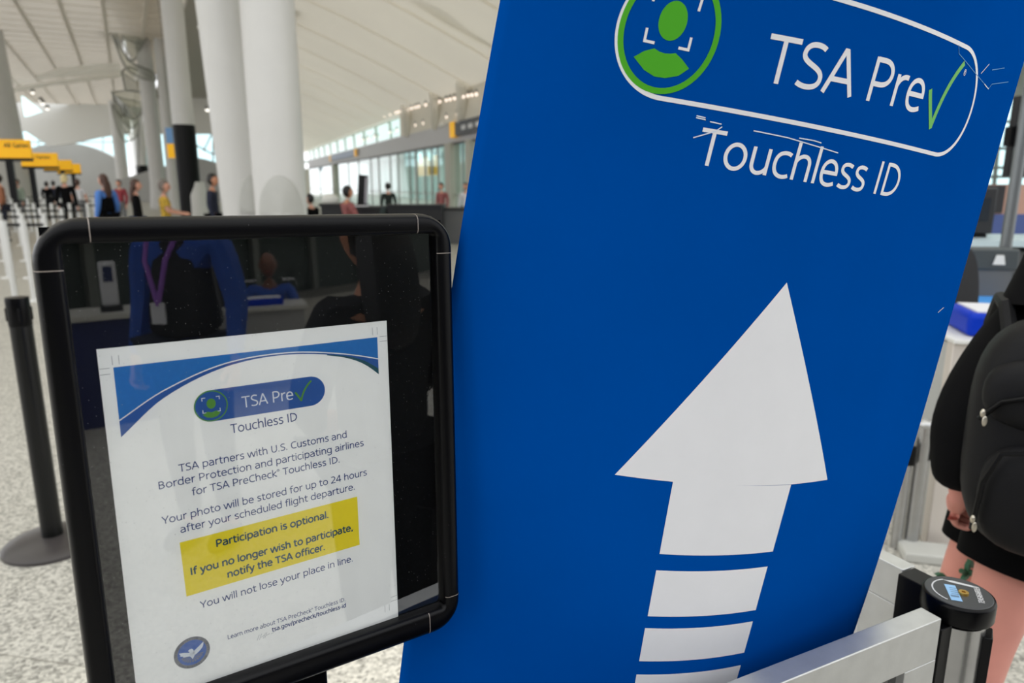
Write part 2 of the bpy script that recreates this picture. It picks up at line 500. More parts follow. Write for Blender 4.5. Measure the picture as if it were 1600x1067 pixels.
# the length to the floor at its lower right corner
vb = 0.5
while (sheet1(0.30, vb)).z > 0.004: vb += 0.002
VT = -0.50
banner = thing('banner_sign', 'tall curved blue vinyl banner with a large white up arrow', 'banner', BO)
MB().grid(lambda s, t: sheet(-0.30 + 0.60 * s, VT + (vb - VT) * t), 60, 110).build('vinyl_sheet', BLUEV, banner, solid=0.0015, recalc=False)

def print_on_sheet(name, polys, m, off, label=None, cut=True):
    "polys: list of (verts2d (u, -v), faces); cut every centimetre so that the ink follows the bow"
    bm = bmesh.new()
    for vs, fs in polys:
        bv = [bm.verts.new((a, b, 0)) for a, b in vs]
        for f in fs:
            try: bm.faces.new([bv[i] for i in f])
            except ValueError: pass
    if cut:
        us = [v.co.x for v in bm.verts]; vs_ = [v.co.y for v in bm.verts]
        k = math.floor(min(us) * 100) + 1
        while k < max(us) * 100:
            g = bm.verts[:] + bm.edges[:] + bm.faces[:]
            bmesh.ops.bisect_plane(bm, geom=g, plane_co=(k / 100, 0, 0), plane_no=(1, 0, 0)); k += 1
        k = math.floor(min(vs_) * 40) + 1
        while k < max(vs_) * 40:
            g = bm.verts[:] + bm.edges[:] + bm.faces[:]
            bmesh.ops.bisect_plane(bm, geom=g, plane_co=(0, k / 40, 0), plane_no=(0, 1, 0)); k += 1
    for v in bm.verts: v.co = sheet(v.co.x, -v.co.y, off)
    me = bpy.data.meshes.new(name); bm.to_mesh(me); bm.free()
    me.materials.append(m)
    o = bpy.data.objects.new(name, me); COL.objects.link(o); o.parent = banner
    if label: o['label'] = label
    return o
def poly(pts): return ([(a, -b) for a, b in pts], [tuple(range(len(pts)))])
def sline(pts, w, closed=False): return stroke([(a, -b) for a, b in pts], w, closed)

OFF = 0.0003
print_on_sheet('arrow', [poly([(0, 0), (-0.1235, 0.1985), (-0.067, 0.1992), (0.0685, 0.2012), (0.1228, 0.2008)]), poly([(-0.0672, 0.1988), (-0.065, 0.2753), (0.0668, 0.2760), (0.0687, 0.2016)])], PRINTW, OFF, 'white up arrow')
for b0, b1, w0, w1 in ((0.2930, 0.3440, 0.0648, 0.0636), (0.3575, 0.3955, 0.0637, 0.0626), (0.4110, 0.4390, 0.0625, 0.0615), (0.454, 0.475, 0.0612, 0.0604), (0.489, 0.504, 0.060, 0.0595)):
    print_on_sheet('arrow_bar', [poly([(-w0, b0), (-w1, b1), (w1, b1), (w0, b0)])], PRINTW, OFF, 'white bar below the arrow')
# the outlined badge
pc = 0.0478; pv = -0.1808
pill = [(0.1525 + pc * math.cos(R(a)), pv + pc * math.sin(R(a))) for a in range(90, -91, -3)] + [(-0.155 - 0.0465 * math.cos(R(a)), pv - pc * math.sin(R(a))) for a in range(90, -91, -3)]
print_on_sheet('badge_outline', [sline(pill, 0.0036, True)], PRINTW, OFF, 'white rounded outline')
cu, cv = -0.1608, -0.1810
ring = disc2d(cu, cv, 0.0380, 0.0430, 60)
print_on_sheet('badge_ring', [sline(ring, 0.0046, True)], GREENP, OFF * 1.3, 'green ring')
print_on_sheet('face_symbol', [poly(disc2d(-0.1603, -0.1891, 0.0112, 0.0141)), poly([(-0.1841, -0.1596), (-0.1773, -0.1648), (-0.1696, -0.1680), (-0.1650, -0.1663), (-0.1603, -0.1657), (-0.1560, -0.1662), (-0.1521, -0.1672), (-0.1457, -0.1636), (-0.1384, -0.1579), (-0.1455, -0.1514), (-0.1556, -0.1482), (-0.1642, -0.1480), (-0.1737, -0.1515)])], GREENP, OFF, 'green head and shoulders')
bw = 0.0021
print_on_sheet('scan_brackets', [sline([(-0.1790, -0.1814), (-0.1787, -0.1722), (-0.1706, -0.1718)], bw), sline([(-0.1428, -0.1800), (-0.1428, -0.1710), (-0.1509, -0.1712)], bw),
    sline([(-0.1500, -0.2078), (-0.1420, -0.2076), (-0.1424, -0.1988)], bw), sline([(-0.1720, -0.2085), (-0.1795, -0.2085), (-0.1794, -0.2000)], bw)], PRINTW, OFF, 'white scan brackets')
print_on_sheet('lettering', [text2d('TSA Pre', -0.0800, 0.1585, 0.1062, 0.1640, 0.0352, pen=0.082, nb=22, ls=-0.005)], PRINTW, OFF)
print_on_sheet('lettering', [text2d('Touchless ID', -0.1165, 0.0878, 0.1072, 0.0880, 0.0288, pen=0.080, nb=22)], PRINTW, OFF)
print_on_sheet('tick', [sline(bez((0.1128, -0.1850), (0.1165, -0.177), (0.125, -0.165), (0.1318, -0.1535), 8), 0.0050), sline(bez((0.1308, -0.1545), (0.134, -0.172), (0.138, -0.195), (0.1575, -0.2160), 14), 0.0050)], GREENT, OFF, 'green tick')
print_on_sheet('registered_mark', [sline(disc2d(0.1636, -0.2087, 0.0019, 0.0026, 16), 0.0005, True), sline([(0.1630, -0.2075), (0.1630, -0.2100), (0.1640, -0.2096), (0.1632, -0.2089), (0.1641, -0.2075)], 0.0005)], PRINTW, OFF)
W1 = [[(-0.0713, -0.1210), (-0.0386, -0.1205), (0.0172, -0.1161)], [(-0.0274, -0.1219), (-0.0120, -0.1221), (-0.0037, -0.1214)], [(-0.121, -0.1077), (-0.1037, -0.1155), (-0.0992, -0.1197)], [(-0.1228, -0.1247), (-0.115, -0.1242)], [(-0.1228, -0.1232), (-0.1145, -0.1228)], [(-0.1105, -0.122), (-0.1003, -0.1216)], [(0.1969, -0.2139), (0.209, -0.2249)], [(0.2254, -0.2047), (0.2190, -0.2056), (0.2120, -0.2070)], [(0.2603, 0.0227), (0.2718, 0.0172)]]
for p in W1: print_on_sheet('scratch', [sline(p, 0.0009)], SCR, OFF * 1.6, 'white scratch')
for p in ([(0.1419, -0.2209), (0.182, -0.2125), (0.2254, -0.2047)], [(0.2254, -0.2047), (0.2300, -0.2100), (0.2716, -0.2195)], [(0.22, -0.2215), (0.25, -0.2290)], [(0.1365, -0.2275), (0.1419, -0.2209)]): print_on_sheet('scratch', [sline(p, 0.0007)], SCRB, OFF * 1.2, 'pale blue scratch')

# ------------------------------------------------------------------ black sign frame holding the notice
EX = Vector((0.83483882, 0.55038291, -0.01108167)).normalized()
EY = -Vector((4.73869522e-04, -3.22377148e-02, -9.99480117e-01))
EY = (EY - EX * EY.dot(EX)).normalized()
EN = EX.cross(EY).normalized()          # towards the reader
sc_ = 0.307 / 0.30
FO = CAM + (Vector((-0.30021528, 0.44454739, 1.39955794)) - CAM) * sc_
FW, FH = 0.307, 0.307 * 1.2793
sign = thing('sign_stand', 'black portrait sign stand framing a white printed notice under clear acrylic', 'sign stand')
FM = Matrix((tuple(EX) + (FO.x,), tuple(EY) + (FO.y,), tuple(EN) + (FO.z,), (0, 0, 0, 1)))
FM = Matrix(((EX.x, EY.x, EN.x, FO.x), (EX.y, EY.y, EN.y, FO.y), (EX.z, EY.z, EN.z, FO.z), (0, 0, 0, 1)))
foot = FM @ Vector((FW / 2, -FH / 2, -0.04)); foot.z = 0
sign.location = foot
SM = Matrix.Translation(-foot) @ FM

def rrect(x0, y0, x1, y1, r, n=8):
    "points with matching counts: top-left corner first, clockwise; returns list of (segment, pts)"
    out = []
    for cx, cy, a0 in ((x0 + r, y1 - r, 180), (x1 - r, y1 - r, 90), (x1 - r, y0 + r, 0), (x0 + r, y0 + r, -90)):
        out.append([(cx + r * math.cos(R(a0 - 90 * k / n)), cy + r * math.sin(R(a0 - 90 * k / n))) for k in range(n + 1)])
    return out
OUT = rrect(0, -FH, FW, 0, 0.030)
INN = rrect(0.0175, -0.3685, 0.2905, -0.0170, 0.003)
PROF = [(0.02, -0.020), (0.0, -0.017), (0.0, -0.011), (0.03, -0.0058), (0.10, -0.0024), (0.20, -0.0007), (0.30, 0.0), (0.78, 0.0), (0.90, -0.0008), (0.97, -0.0025), (1.0, -0.006), (1.0, -0.013)]
CUT = 0.034
JOINT = mat('joint_highlight', (150, 140, 132), 0.35)
DUSTY = mat('dusty_black', (3, 3, 5), 0.3, spec=0.2, bump=0.05, bscale=900, speck=(300, 0.09, 0.66, (90, 90, 90)))
def ring_piece(pairs, zoff=0.0, name='frame_rail', caps=True):
    vs = []; fs = []; n = len(PROF)
    for o, i in pairs:
        for t, z in PROF:
            vs.append((o[0] + (i[0] - o[0]) * t, o[1] + (i[1] - o[1]) * t, z + zoff))
    for k in range(len(pairs) - 1):
        for j in range(n - 1):
            fs.append((k * n + j, k * n + j + 1, (k + 1) * n + j + 1, (k + 1) * n + j))
        fs.append((k * n + n - 1, k * n, (k + 1) * n, (k + 1) * n + n - 1))
    b = MB().add(vs, fs, 0, SM)
    b.add([vs[j] for j in range(n)], [tuple(range(n))], 0, SM)
    b.add([vs[(len(pairs) - 1) * n + j] for j in range(n)], [tuple(range(n))], 0, SM)
    return b
def corner_pairs(c):
    o, i = OUT[c], INN[c]
    pr = list(zip(o, i))
    # run on a little along each rail, to the joint
    xa, ya = ((0, -1), (-1, 0), (0, 1), (1, 0))[c]; xb, yb = ((1, 0), (0, -1), (-1, 0), (0, 1))[c]
    e = CUT - 0.030
    a = ((o[0][0] + xa * e, o[0][1] + ya * e), (i[0][0] + xa * (abs(o[0][1] + ya * e - i[0][1]) if xa == 0 else abs(o[0][0] + xa * e - i[0][0])), i[0][1] + ya * (abs(o[0][1] + ya * e - i[0][1]) if xa == 0 else 0)))
    z = ((o[-1][0] + xb * e, o[-1][1] + yb * e), (i[-1][0] + xb * abs(o[-1][0] + xb * e - i[-1][0]), i[-1][1] + yb * abs(o[-1][1] + yb * e - i[-1][1])))
    return [a] + pr + [z]
cps = [corner_pairs(c) for c in range(4)]
for c in range(4):
    b = ring_piece(cps[c], 0.0003)
    # edge highlight at each joint, painted as a thin light strip
    for o, i in (cps[c][0], cps[c][-1]):
        dx, dy = i[0] - o[0], i[1] - o[1]; L = math.hypot(dx, dy); nx, ny = -dy / L * 0.00035, dx / L * 0.00035
        pp = []
        for t, z in PROF[2:10]:
            pp.append((o[0] + dx * t, o[1] + dy * t, z + 0.0005))
        vs = [(p[0] + nx, p[1] + ny, p[2]) for p in pp] + [(p[0] - nx, p[1] - ny, p[2]) for p in pp]
        m_ = len(pp)
        b.add(vs, [(k, k + 1, m_ + k + 1, m_ + k) for k in range(m_ - 1)], 1, SM)
    b.build('frame_corner', [DUSTY, JOINT], sign)
for c in range(4):
    a = cps[c][-1]; z = cps[(c + 1) % 4][0]
    ring_piece([a, z]).build('frame_rail', DUSTY, sign)
MB().box((FW / 2, -FH / 2, -0.0155), (FW - 0.012, FH - 0.012, 0.006), 0, SM).build('backing_board', mat('black_card', (5, 6, 8), 0.8, spec=0.1), sign)
PZ = -0.0118
paper = MB().box((0.1385, -0.2297, PZ - 0.0002), (0.216, 0.2794, 0.0003), 0, SM).build('notice_paper', mat('copy_paper', (250, 249, 247), 0.6, var=0.015, vscale=60, bump=0.1, bscale=60), sign, smooth=False)
paper['label'] = 'white printed notice with blue header and yellow box'
NAVY = mat('ink_navy', (6, 50, 120), 0.6)
INKB = mat('ink_blue', (20, 112, 190), 0.55, var=0.04, vscale=300)
INKD = mat('ink_deep_blue', (28, 84, 160), 0.55)
INKY = mat('ink_yellow', (242, 220, 36), 0.55)
INKT = mat('ink_bold_teal', (16, 72, 96), 0.6)
INKG = mat('ink_green', (86, 148, 50), 0.55)
INKW = mat('ink_white', (224, 230, 238), 0.55)
INKK = mat('ink_grey', (120, 122, 128), 0.6)
INKX = mat('ink_dark_teal', (18, 78, 92), 0.6)
def ink(name, polys, m, lift=1, label=None):
    "polys in millimetres on the frame, x right, y down as measured on the notice"
    b = MB()
    for vs, fs in polys:
        b.add([(x / 1000, -y / 1000, PZ + 0.00004 * lift) for x, y in vs], fs, 0, SM)
    o = b.build(name, m, paper, smooth=False)
    if label: o['label'] = label
    return o
def mm(t, a, b_, cap, pen=0.085, nb=5):
    v, f = text2d(t, a[0], -a[1], b_[0], -b_[1], cap, pen, nb)
    return ([(x, -y) for x, y in v], f)
def P_(pts): return (pts, [tuple(range(len(pts)))])
def band(top, bot): # two polylines with equal counts
    n = len(top)
    return (list(top) + list(bot), [(k, k + 1, n + k + 1, n + k) for k in range(n - 1)])
xs = [39.4 + (237.4 - 39.4) * k / 40 for k in range(41)]
def interp(pts, x):
    # monotone smooth curve through measured points (Catmull-Rom in x)
    for k in range(len(pts) - 1):
        if x <= pts[k + 1][0] + 1e-9 or k == len(pts) - 2:
            x0, y0 = pts[k]; x1, y1 = pts[k + 1]
            m0 = (pts[k + 1][1] - pts[k - 1][1]) / (pts[k + 1][0] - pts[k - 1][0]) if k else (y1 - y0) / (x1 - x0)
            m1 = (pts[k + 2][1] - pts[k][1]) / (pts[k + 2][0] - pts[k][0]) if k + 2 < len(pts) else (y1 - y0) / (x1 - x0) * 1.2
            h = x1 - x0; t = (x - x0) / h
            return (2 * t ** 3 - 3 * t ** 2 + 1) * y0 + (t ** 3 - 2 * t ** 2 + t) * h * m0 + (-2 * t ** 3 + 3 * t ** 2) * y1 + (t ** 3 - t ** 2) * h * m1
arc = [(39.4, 155.2), (69.2, 130.9), (112.2, 113.6), (157.9, 109.3), (198.8, 115.2), (221.3, 123.3), (237.5, 136.1)]
wl = [(39.4, 142.9), (69.2, 125.6), (112.4, 110.9), (157.9, 107.8), (200, 113.0), (237.5, 122.4)]
gl_ = [(39.4, 156.0), (69.2, 131.3), (112.2, 113.8), (157.9, 109.4), (198.8, 114.2), (221.3, 120.6), (237.5, 131.0)]
AR = [(x, interp(arc, x)) for x in xs]; WL = [(x, interp(wl, x)) for x in xs]; GLN = [(x, interp(gl_, x)) for x in xs]
ink('header_band', [band([(x, 104.0 - 0.6 * (x - 39) / 200) for x in xs], [(x, y - 0.5) for x, y in WL])], INKB, 1, 'bright blue header swoosh')
ink('header_band', [band([(x, y + 0.45) for x, y in WL], [(x, max(min(g[1], y), WL[k][1] + 0.5)) for k, ((x, y), g) in enumerate(zip(AR, GLN))])], INKD, 1, 'deep blue lower swoosh')
ink('header_band', [band([p for p in GLN if p[0] > 190], [AR[k] for k, p in enumerate(GLN) if p[0] > 190])], INKX, 1, 'dark teal swoosh tip')
marks = []
for x, y, sx, sy in ((39.2, 104.2, -1, -1), (237.5, 103.2, 1, -1), (238, 351.0, 1, 1)):
    for d in (0, 4.2):
        marks.append(stroke([(x + sx * d * 0.0 - sx * (4.2 - d), y + sy * 2.0), (x - sx * (4.2 - d), y + sy * 8.5)], 0.3))
        marks.append(stroke([(x + sx * 2.0, y - sy * (4.2 - d)), (x + sx * 8.5, y - sy * (4.2 - d))], 0.3))
for k in range(0, len(marks), 4): ink('crop_mark', marks[k:k + 4], INKK, 1)
pl = disc2d(177.2, 142.0, 12.3, 12.3, 20, -90, 90) + disc2d(101.2, 142.0, 12.3, 12.3, 20, 90, 270)
ink('badge', [P_(pl)], INKD, 1, 'blue rounded badge')
ink('badge_ring', [stroke(disc2d(101.0, 142.0, 11.7, 11.7, 40), 0.9, True), P_(disc2d(101.2, 140.2, 3.3, 4.0, 24)), P_([(94.6, 148.2), (97.8, 146.0), (101.2, 147.0), (104.6, 146.0), (107.6, 148.2), (104.8, 150.6), (101.2, 151.4), (97.4, 150.6)])], INKG, 3, 'green ring and face symbol')
br_ = []
for sx in (-1, 1):
    for sy in (-1, 1):
        br_.append(stroke([(101.1 + sx * 6.2, 141.0 + sy * 3.4), (101.1 + sx * 6.2, 141.0 + sy * 5.8), (101.1 + sx * 3.8, 141.0 + sy * 5.8)], 0.55))
ink('scan_brackets', br_, INKW, 3)
ink('lettering', [mm('TSA Pre', (123.0, 147.3), (163.3, 146.4), 9.0, 0.075, 8)], INKW, 3, 'white badge lettering')
ink('tick', [stroke(bez((165.0, 141.0), (166.5, 143.5), (168.5, 146.5), (169.8, 149.0), 6), 1.5), stroke(bez((169.4, 148.6), (171, 142), (174, 137), (178.6, 133.2), 8), 1.5)], INKG, 3, 'green tick')
L_ = [('Touchless ID', (113.2, 166.2), (165.2, 164.9), 7.2, 0.085), ('TSA partners with U.S. Customs and', (74.2, 189.3), (206.1, 186.9), 5.9, 0.085), ('Border Protection and participating airlines', (60.0, 199.7), (220.9, 197.2), 5.9, 0.085),
      ('for TSA PreCheck\u00ae Touchless ID.', (81.8, 209.8), (198.6, 207.7), 5.9, 0.085), ('Your photo will be stored for up to 24 hours', (59.6, 227.5), (222.5, 224.3), 5.9, 0.085), ('after your scheduled flight departure.', (71.5, 237.6), (210.7, 235.0), 5.9, 0.085),
      ('You will not lose your place in line.', (80.1, 303.7), (205.6, 300.8), 5.9, 0.085)]
for t, a, b_, c, p_ in L_: ink('text_line', [mm(t, a, b_, c, p_)], NAVY, 1)
ink('text_line', [mm('Learn more about TSA PreCheck\u00ae Touchless ID.', (98.2, 337.2), (197.0, 336.4), 3.8, 0.085, 3)], NAVY, 1)
ink('text_line', [mm('tsa.gov/precheck/touchless-id', (132.6, 343.1), (197.3, 342.1), 3.8, 0.13, 3)], NAVY, 1, 'small bold web address')
ink('notice_box', [P_([(70.2, 245.1), (212.6, 241.9), (212.7, 287.1), (71.2, 290.4)])], INKY, 1, 'yellow highlight box')
for t, a, b_ in (('Participation is optional.', (95.8, 256.1), (186.3, 254.8)), ('If you no longer wish to participate,', (75.8, 273.8), (207.3, 272.0)), ('notify the TSA officer.', (102.0, 284.3), (181.6, 283.0))):
    ink('text_line', [mm(t, a, b_, 6.1, 0.135)], INKT, 3, 'bold dark teal text line')
# round seal with a bird
SX, SY, SR = 71.2, 338.6, 13.2
ink('seal_rim', [P_(disc2d(SX, SY, SR, SR, 48))], INKK, 1, 'grey seal rim')
ink('seal_disc', [P_(disc2d(SX, SY, SR * 0.80, SR * 0.80, 48))], mat('ink_seal_blue', (44, 94, 176), 0.6), 3, 'blue seal disc')
wing = [(0, 0.5), (-2.2, -0.6), (-6.0, -2.0), (-9.4, -2.6), (-8.4, -0.8), (-8.8, 0.2), (-6.8, 1.0), (-6.6, 2.0), (-3.6, 2.2), (-1.4, 2.8)]
wing_r = [(0, 0.5), (2.0, -1.4), (5.2, -3.6), (8.8, -6.4), (8.6, -4.2), (8.0, -2.4), (6.6, -0.6), (5.0, 0.8), (3.2, 2.0), (1.4, 2.8)]
body = [(-1.8, 0.4), (-2.0, -1.6), (-3.0, -2.2), (-1.6, -3.4), (0.0, -3.4), (1.0, -2.2), (1.2, -1.0), (2.0, 0.4), (1.6, 3.0), (0, 5.6), (-1.6, 3.0)]
ink('seal_bird', [P_([(SX + x, SY + y) for x, y in q]) for q in (wing, wing_r, body)], INKW, 5, 'white spread-winged bird')
ink('seal_rays', [P_([(SX + 2 * math.cos(R(a)), SY + 2 + 2 * math.sin(R(a))), (SX + 8.2 * math.cos(R(a - 5)), SY + 1.2 + 7 * math.sin(R(a - 5))), (SX + 8.2 * math.cos(R(a + 5)), SY + 1.2 + 7 * math.sin(R(a + 5)))]) for a in range(15, 170, 15)], INKK, 4, 'grey shield rays')
def arc_text(t, a0, a1, r, cap, flip=False):
    out = []; n = len(t)
    for k, ch in enumerate(t):
        if ch == ' ': continue
        a = a0 + (a1 - a0) * (k + 0.5) / n
        ca, sa = math.cos(R(a)), math.sin(R(a))
        tx, ty = (-sa, ca) if not flip else (sa, -ca)
        cx_, cy_ = SX + r * ca, SY + r * sa
        w = cap * (0.35 if ch == 'I' else 0.8)
        h = cap / 2
        ox, oy = (-ca, -sa) if not flip else (ca, sa)   # towards the letters' feet
        p0 = (cx_ - tx * w / 2 + ox * h, -(cy_ - ty * w / 2 + oy * h)); p1 = (cx_ + tx * w / 2 + ox * h, -(cy_ + ty * w / 2 + oy * h))
        v, f = text2d(ch, p0[0], p0[1], p1[0], p1[1], cap, 0.13, 3)
        out.append(([(x, -y) for x, y in v], f))
    return out
INKS = mat('ink_seal_letter', (70, 76, 90), 0.6)
ink('seal_lettering', arc_text('TRANSPORTATION SECURITY', 178, 372, SR * 0.90, 1.7) + arc_text('ADMINISTRATION', 148, 32, SR * 0.90, 1.7, True), INKS, 3)
ink('pencil_scribble', [stroke([(120.5 + d, 346.5), (122.6 + d, 341.8)], 0.35) for d in (0, 1.8, 5, 6.2)] + [stroke([(124 + d, 344.6), (127 + d, 343.8)], 0.3) for d in (0, 4, 8)], mat('pencil_grey', (176, 178, 182), 0.7), 1)
ACR = glass_mat('acrylic', (253, 254, 254), refl=0.145, rough=0.008, dust=(420, 0.085))
MB().box((0.154, -0.1927, -0.0098), (0.2760, 0.3545, 0.0012), 0, SM).build('acrylic_cover', ACR, sign, smooth=False)['label'] = 'clear dusty acrylic cover with reflections'
# socket, pole and foot
px_, py_ = 0.0, 0.0
b = MB()
zb = (SM @ Vector((FW / 2, -FH, -0.012))).z
b.box((0, 0, zb - 0.012), (0.055, 0.03, 0.05), 0, Matrix.Rotation(math.atan2(EX.y, EX.x), 4, 'Z'))
b.build('pole_socket', BLACKP, sign, bevel=0.003)
MB().cyl((0, 0, 0.02), 0.0145, zb - 0.045, 24).build('pole', BLACKM, sign)
MB().lathe([(0.0, 0.028), (0.03, 0.026), (0.12, 0.016), (0.155, 0.008), (0.16, 0.0), (0.0, 0.0)], 48).build('base', BLACKM, sign)

# ------------------------------------------------------------------ barrier: post, two aluminium panels
PX, PY = 0.5225, 0.748
post = thing('barrier_post', 'short steel barrier post with black round cap carrying a pale blue sticker', 'barrier post', (PX, PY, 0))
PT = 0.954
MB().lathe([(0.0315, 0.02), (0.0315, PT - 0.03)], 48).build('pole', STEEL, post)
MB().lathe([(0.0, PT), (0.0355, PT), (0.0372, PT - 0.0012), (0.0382, PT - 0.004), (0.0382, PT - 0.0225), (0.0375, PT - 0.024), (0.0, PT - 0.024)], 64).build('cap', BLACKP, post)
MB().lathe([(0.0, PT + 0.0006), (0.0342, PT + 0.0006), (0.0348, PT)], 64).build('cap_label', mat('label_charcoal', (62, 64, 66), 0.45), post, smooth=False)['label'] = 'dark grey round cap label'
def on_cap(pts): return [(x / 1000, y / 1000, PT + 0.0009) for x, y in pts]
def cap_part(name, polys, m, z=0.0009, label=None):
    b = MB()
    for vs, fs in polys: b.add([(x / 1000, y / 1000, PT + z) for x, y in vs], fs)
    o = b.build(name, m, post, smooth=False)
    if label: o['label'] = label
cap_part('sticker', [P_([(-19, -17), (-8, -20.5), (3.5, 13), (-7.5, 16.5)])], mat('sticker_blue', (150, 196, 236), 0.5), 0.0011, 'pale blue sticker')
cap_part('sticker_print', [P_([(-15.0, -10), (-6.8, -12.6), (-5.4, -9), (-13.6, -6.4)])] + [stroke([(-11 + k * 1.6, -4 + k * 4.2), (-4 + k * 1.6, -6.3 + k * 4.2)], 1.2) for k in range(4)], mat('sticker_ink', (104, 132, 160), 0.5), 0.0013)
cap_part('swoosh_mark', [stroke(disc2d(0, 0, 27, 27, 20, 95, 215), 1.6), P_([(-3, 26), (3, 20), (24, 8), (28, 10), (22, 14), (6, 24)])], mat('label_silver', (214, 216, 218), 0.4), 0.0010, 'silver swoosh mark')
cap_part('lettering', [text2d('TENSABARRIER', 14.8, -25, 29.5, 9.3, 6.0, 0.085, 4)], mat('label_white', (232, 232, 232), 0.5), 0.0010)
MB().lathe([(0.0, 0.0008), (0.002, 0.0012), (0.0022, 0.003), (0.0052, 0.003), (0.0056, 0.0)], 24, 0, Matrix.Translation((0.003, -0.004, PT + 0.0003))).build('cap_screw', mat('brass', (196, 160, 84), 0.3, metal=0.9), post)
pdir = Vector((0.466 - 0.206, 0.725 - 0.599, 0)).normalized()      # along the front panel, towards the post
qdir = Vector((-0.46, 0.89, 0)).normalized()                        # along the rear panel, away from the post
def wedge(name, ang, w, d, z0, z1):
    Mz = Matrix.Rotation(ang, 4, 'Z')
    MB().box((0.0315 + d / 2 - 0.003, 0, (z0 + z1) / 2), (d, w, z1 - z0), 0, Mz).build(name, BLACKM, post, bevel=0.0015)
wedge('channel_strip', math.atan2(-pdir.y, -pdir.x), 0.030, 0.020, 0.06, PT - 0.026)
wedge('channel_strip', math.atan2(-0.55, 0.85), 0.026, 0.010, 0.06, PT - 0.040)
wedge('channel_strip', math.atan2(qdir.y, qdir.x), 0.032, 0.036, 0.30, PT - 0.005)
MB().lathe([(0.0, 0.03), (0.04, 0.028), (0.15, 0.014), (0.17, 0.006), (0.175, 0.0), (0.0, 0.0)], 48).build('base', BLACKM, post)

def panel(name, label, P0, d, n, L, top, T, rail, label_frame=None, glassm=None, bot=0.10, rivet=False):
    "framed barrier panel: starts at P0 and runs L along d; n is the thickness direction"
    t = thing(name, label, 'barrier', (P0.x, P0.y, 0), math.atan2(d.y, d.x))
    sgn = 1 if Vector((-d.y, d.x, 0)).dot(n) > 0 else -1
    y = sgn * T / 2
    mr = ALU
    MB().box((L / 2, y, top - rail / 2), (L, T, rail)).build('top_rail', mr, t, bevel=0.0012)
    MB().box((L / 2, y, bot + rail / 2), (L, T, rail)).build('bottom_rail', mr, t, bevel=0.0012)
    MB().box((rail / 2, y, (top + bot) / 2), (rail, T, top - bot - 2 * rail)).build('stile', mr, t, bevel=0.0008)
    MB().box((L - rail / 2, y, (top + bot) / 2), (rail, T, top - bot - 2 * rail)).build('stile', mr, t, bevel=0.0008)
    MB().box((L / 2, y, (top + bot) / 2), (L - 2 * rail + 0.004, 0.006, top - bot - 2 * rail + 0.004)).build('infill', glassm or PALE, t)
    for xx in (rail * 0.5, L - rail * 0.5):
        MB().box((xx, y, bot / 2), (0.03, T, bot)).build('foot', BLACKM, t)
    if rivet:
        MB().lathe([(0.0, 0.002), (0.003, 0.002), (0.0034, 0.0), (0.006, 0.0), (0.006, -0.002), (0.0, -0.002)], 20, 0, Matrix.Translation((-0.0005, y, top - 0.011)) @ Matrix.Rotation(-PI / 2, 4, 'Y')).build('end_screw', STEEL, t)
    return t
SMOKE = glass_mat('smoked_glass', (120, 124, 128), refl=0.08)
P0 = Vector((0.4705, 0.7145, 0)) + Vector((-0.0045, 0.0105, 0))
panel('crowd_barrier', 'silver framed barrier panel with grey glass crossing in front of the blue banner', P0, -pdir, Vector((pdir.y, -pdir.x, 0)), 0.80, 0.95, 0.0245, 0.052, glassm=SMOKE)
P1 = Vector((0.510, 0.816, 0))
panel('crowd_barrier', 'white faced barrier panel running back behind the right edge of the banner', P1, qdir, Vector((-qdir.y, qdir.x, 0)), 0.90, 0.95, 0.0245, 0.052, rivet=True, glassm=mat('white_laminate', (232, 230, 222), 0.35))

# ------------------------------------------------------------------ black stanchion on the left
st = thing('belt_stanchion', 'black belt stanchion with domed black base standing left of the notice frame', 'stanchion', (-1.853, 2.63, 0))
MB().lathe([(0.0, 0.045), (0.055, 0.043), (0.12, 0.034), (0.165, 0.022), (0.178, 0.012), (0.18, 0.0), (0.0, 0.0)], 56).build('base', mat('dark_grey_base', (62, 58, 58), 0.32), st)
MB().lathe([(0.038, 0.03), (0.038, 0.90)], 32).build('pole', mat('stanchion_black', (9, 10, 11), 0.3, spec=0.35), st)
MB().lathe([(0.0385, 0.90), (0.0395, 0.905), (0.0395, 1.0), (0.038, 1.008), (0.0, 1.009)], 32).build('belt_head', BLACKP, st)
for k in range(4):
    MB().box((0.040 * math.cos(k * PI / 2 + 0.6), 0.040 * math.sin(k * PI / 2 + 0.6), 0.945), (0.006, 0.006, 0.05), 0).build('belt_clip', BLACKM, st, bevel=0.002)

# ------------------------------------------------------------------ the hall
DH = Vector((-0.4695, 0.8829, 0)).normalized()      # long axis of the hall, away from the viewer
NH = Vector((DH.y, -DH.x, 0))                          # to the right of it
CEILM = mat('ceiling_cream', (222, 215, 205), 0.7, var=0.03, vscale=0.3)
CEILR = mat('ceiling_rib', (238, 232, 222), 0.6)
CEILW = mat('ceiling_white', (246, 244, 238), 0.55)
COLW = mat('column_white', (206, 205, 203), 0.42, var=0.02, vscale=2)
GREYW = mat('grey_wall', (170, 170, 168), 0.7, var=0.03, vscale=0.5)
GREYD = mat('grey_dark', (96, 97, 98), 0.6)
DARK = mat('dark_desk', (22, 23, 28), 0.5)
MULL = mat('mullion_grey', (150, 150, 146), 0.45)
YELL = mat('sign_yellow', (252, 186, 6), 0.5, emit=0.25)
INKBL = mat('sign_black', (30, 26, 20), 0.5)
PANE = glass_mat('window_pane', (232, 250, 252), refl=0.05)
PANEC = glass_mat('clear_pane', (226, 238, 236), refl=0.06)
SKYLIT = mat('skylit_glass', (214, 244, 248), 0.3, emit=0.95)

def hall(t, n, z):
    "t metres along the hall, n metres to the right of the column row"
    return ROW + DH * t + NH * n + Vector((0, 0, z))
ROW = Vector((gx(437, 10.0), 10.0, 0))
HC = 9.4

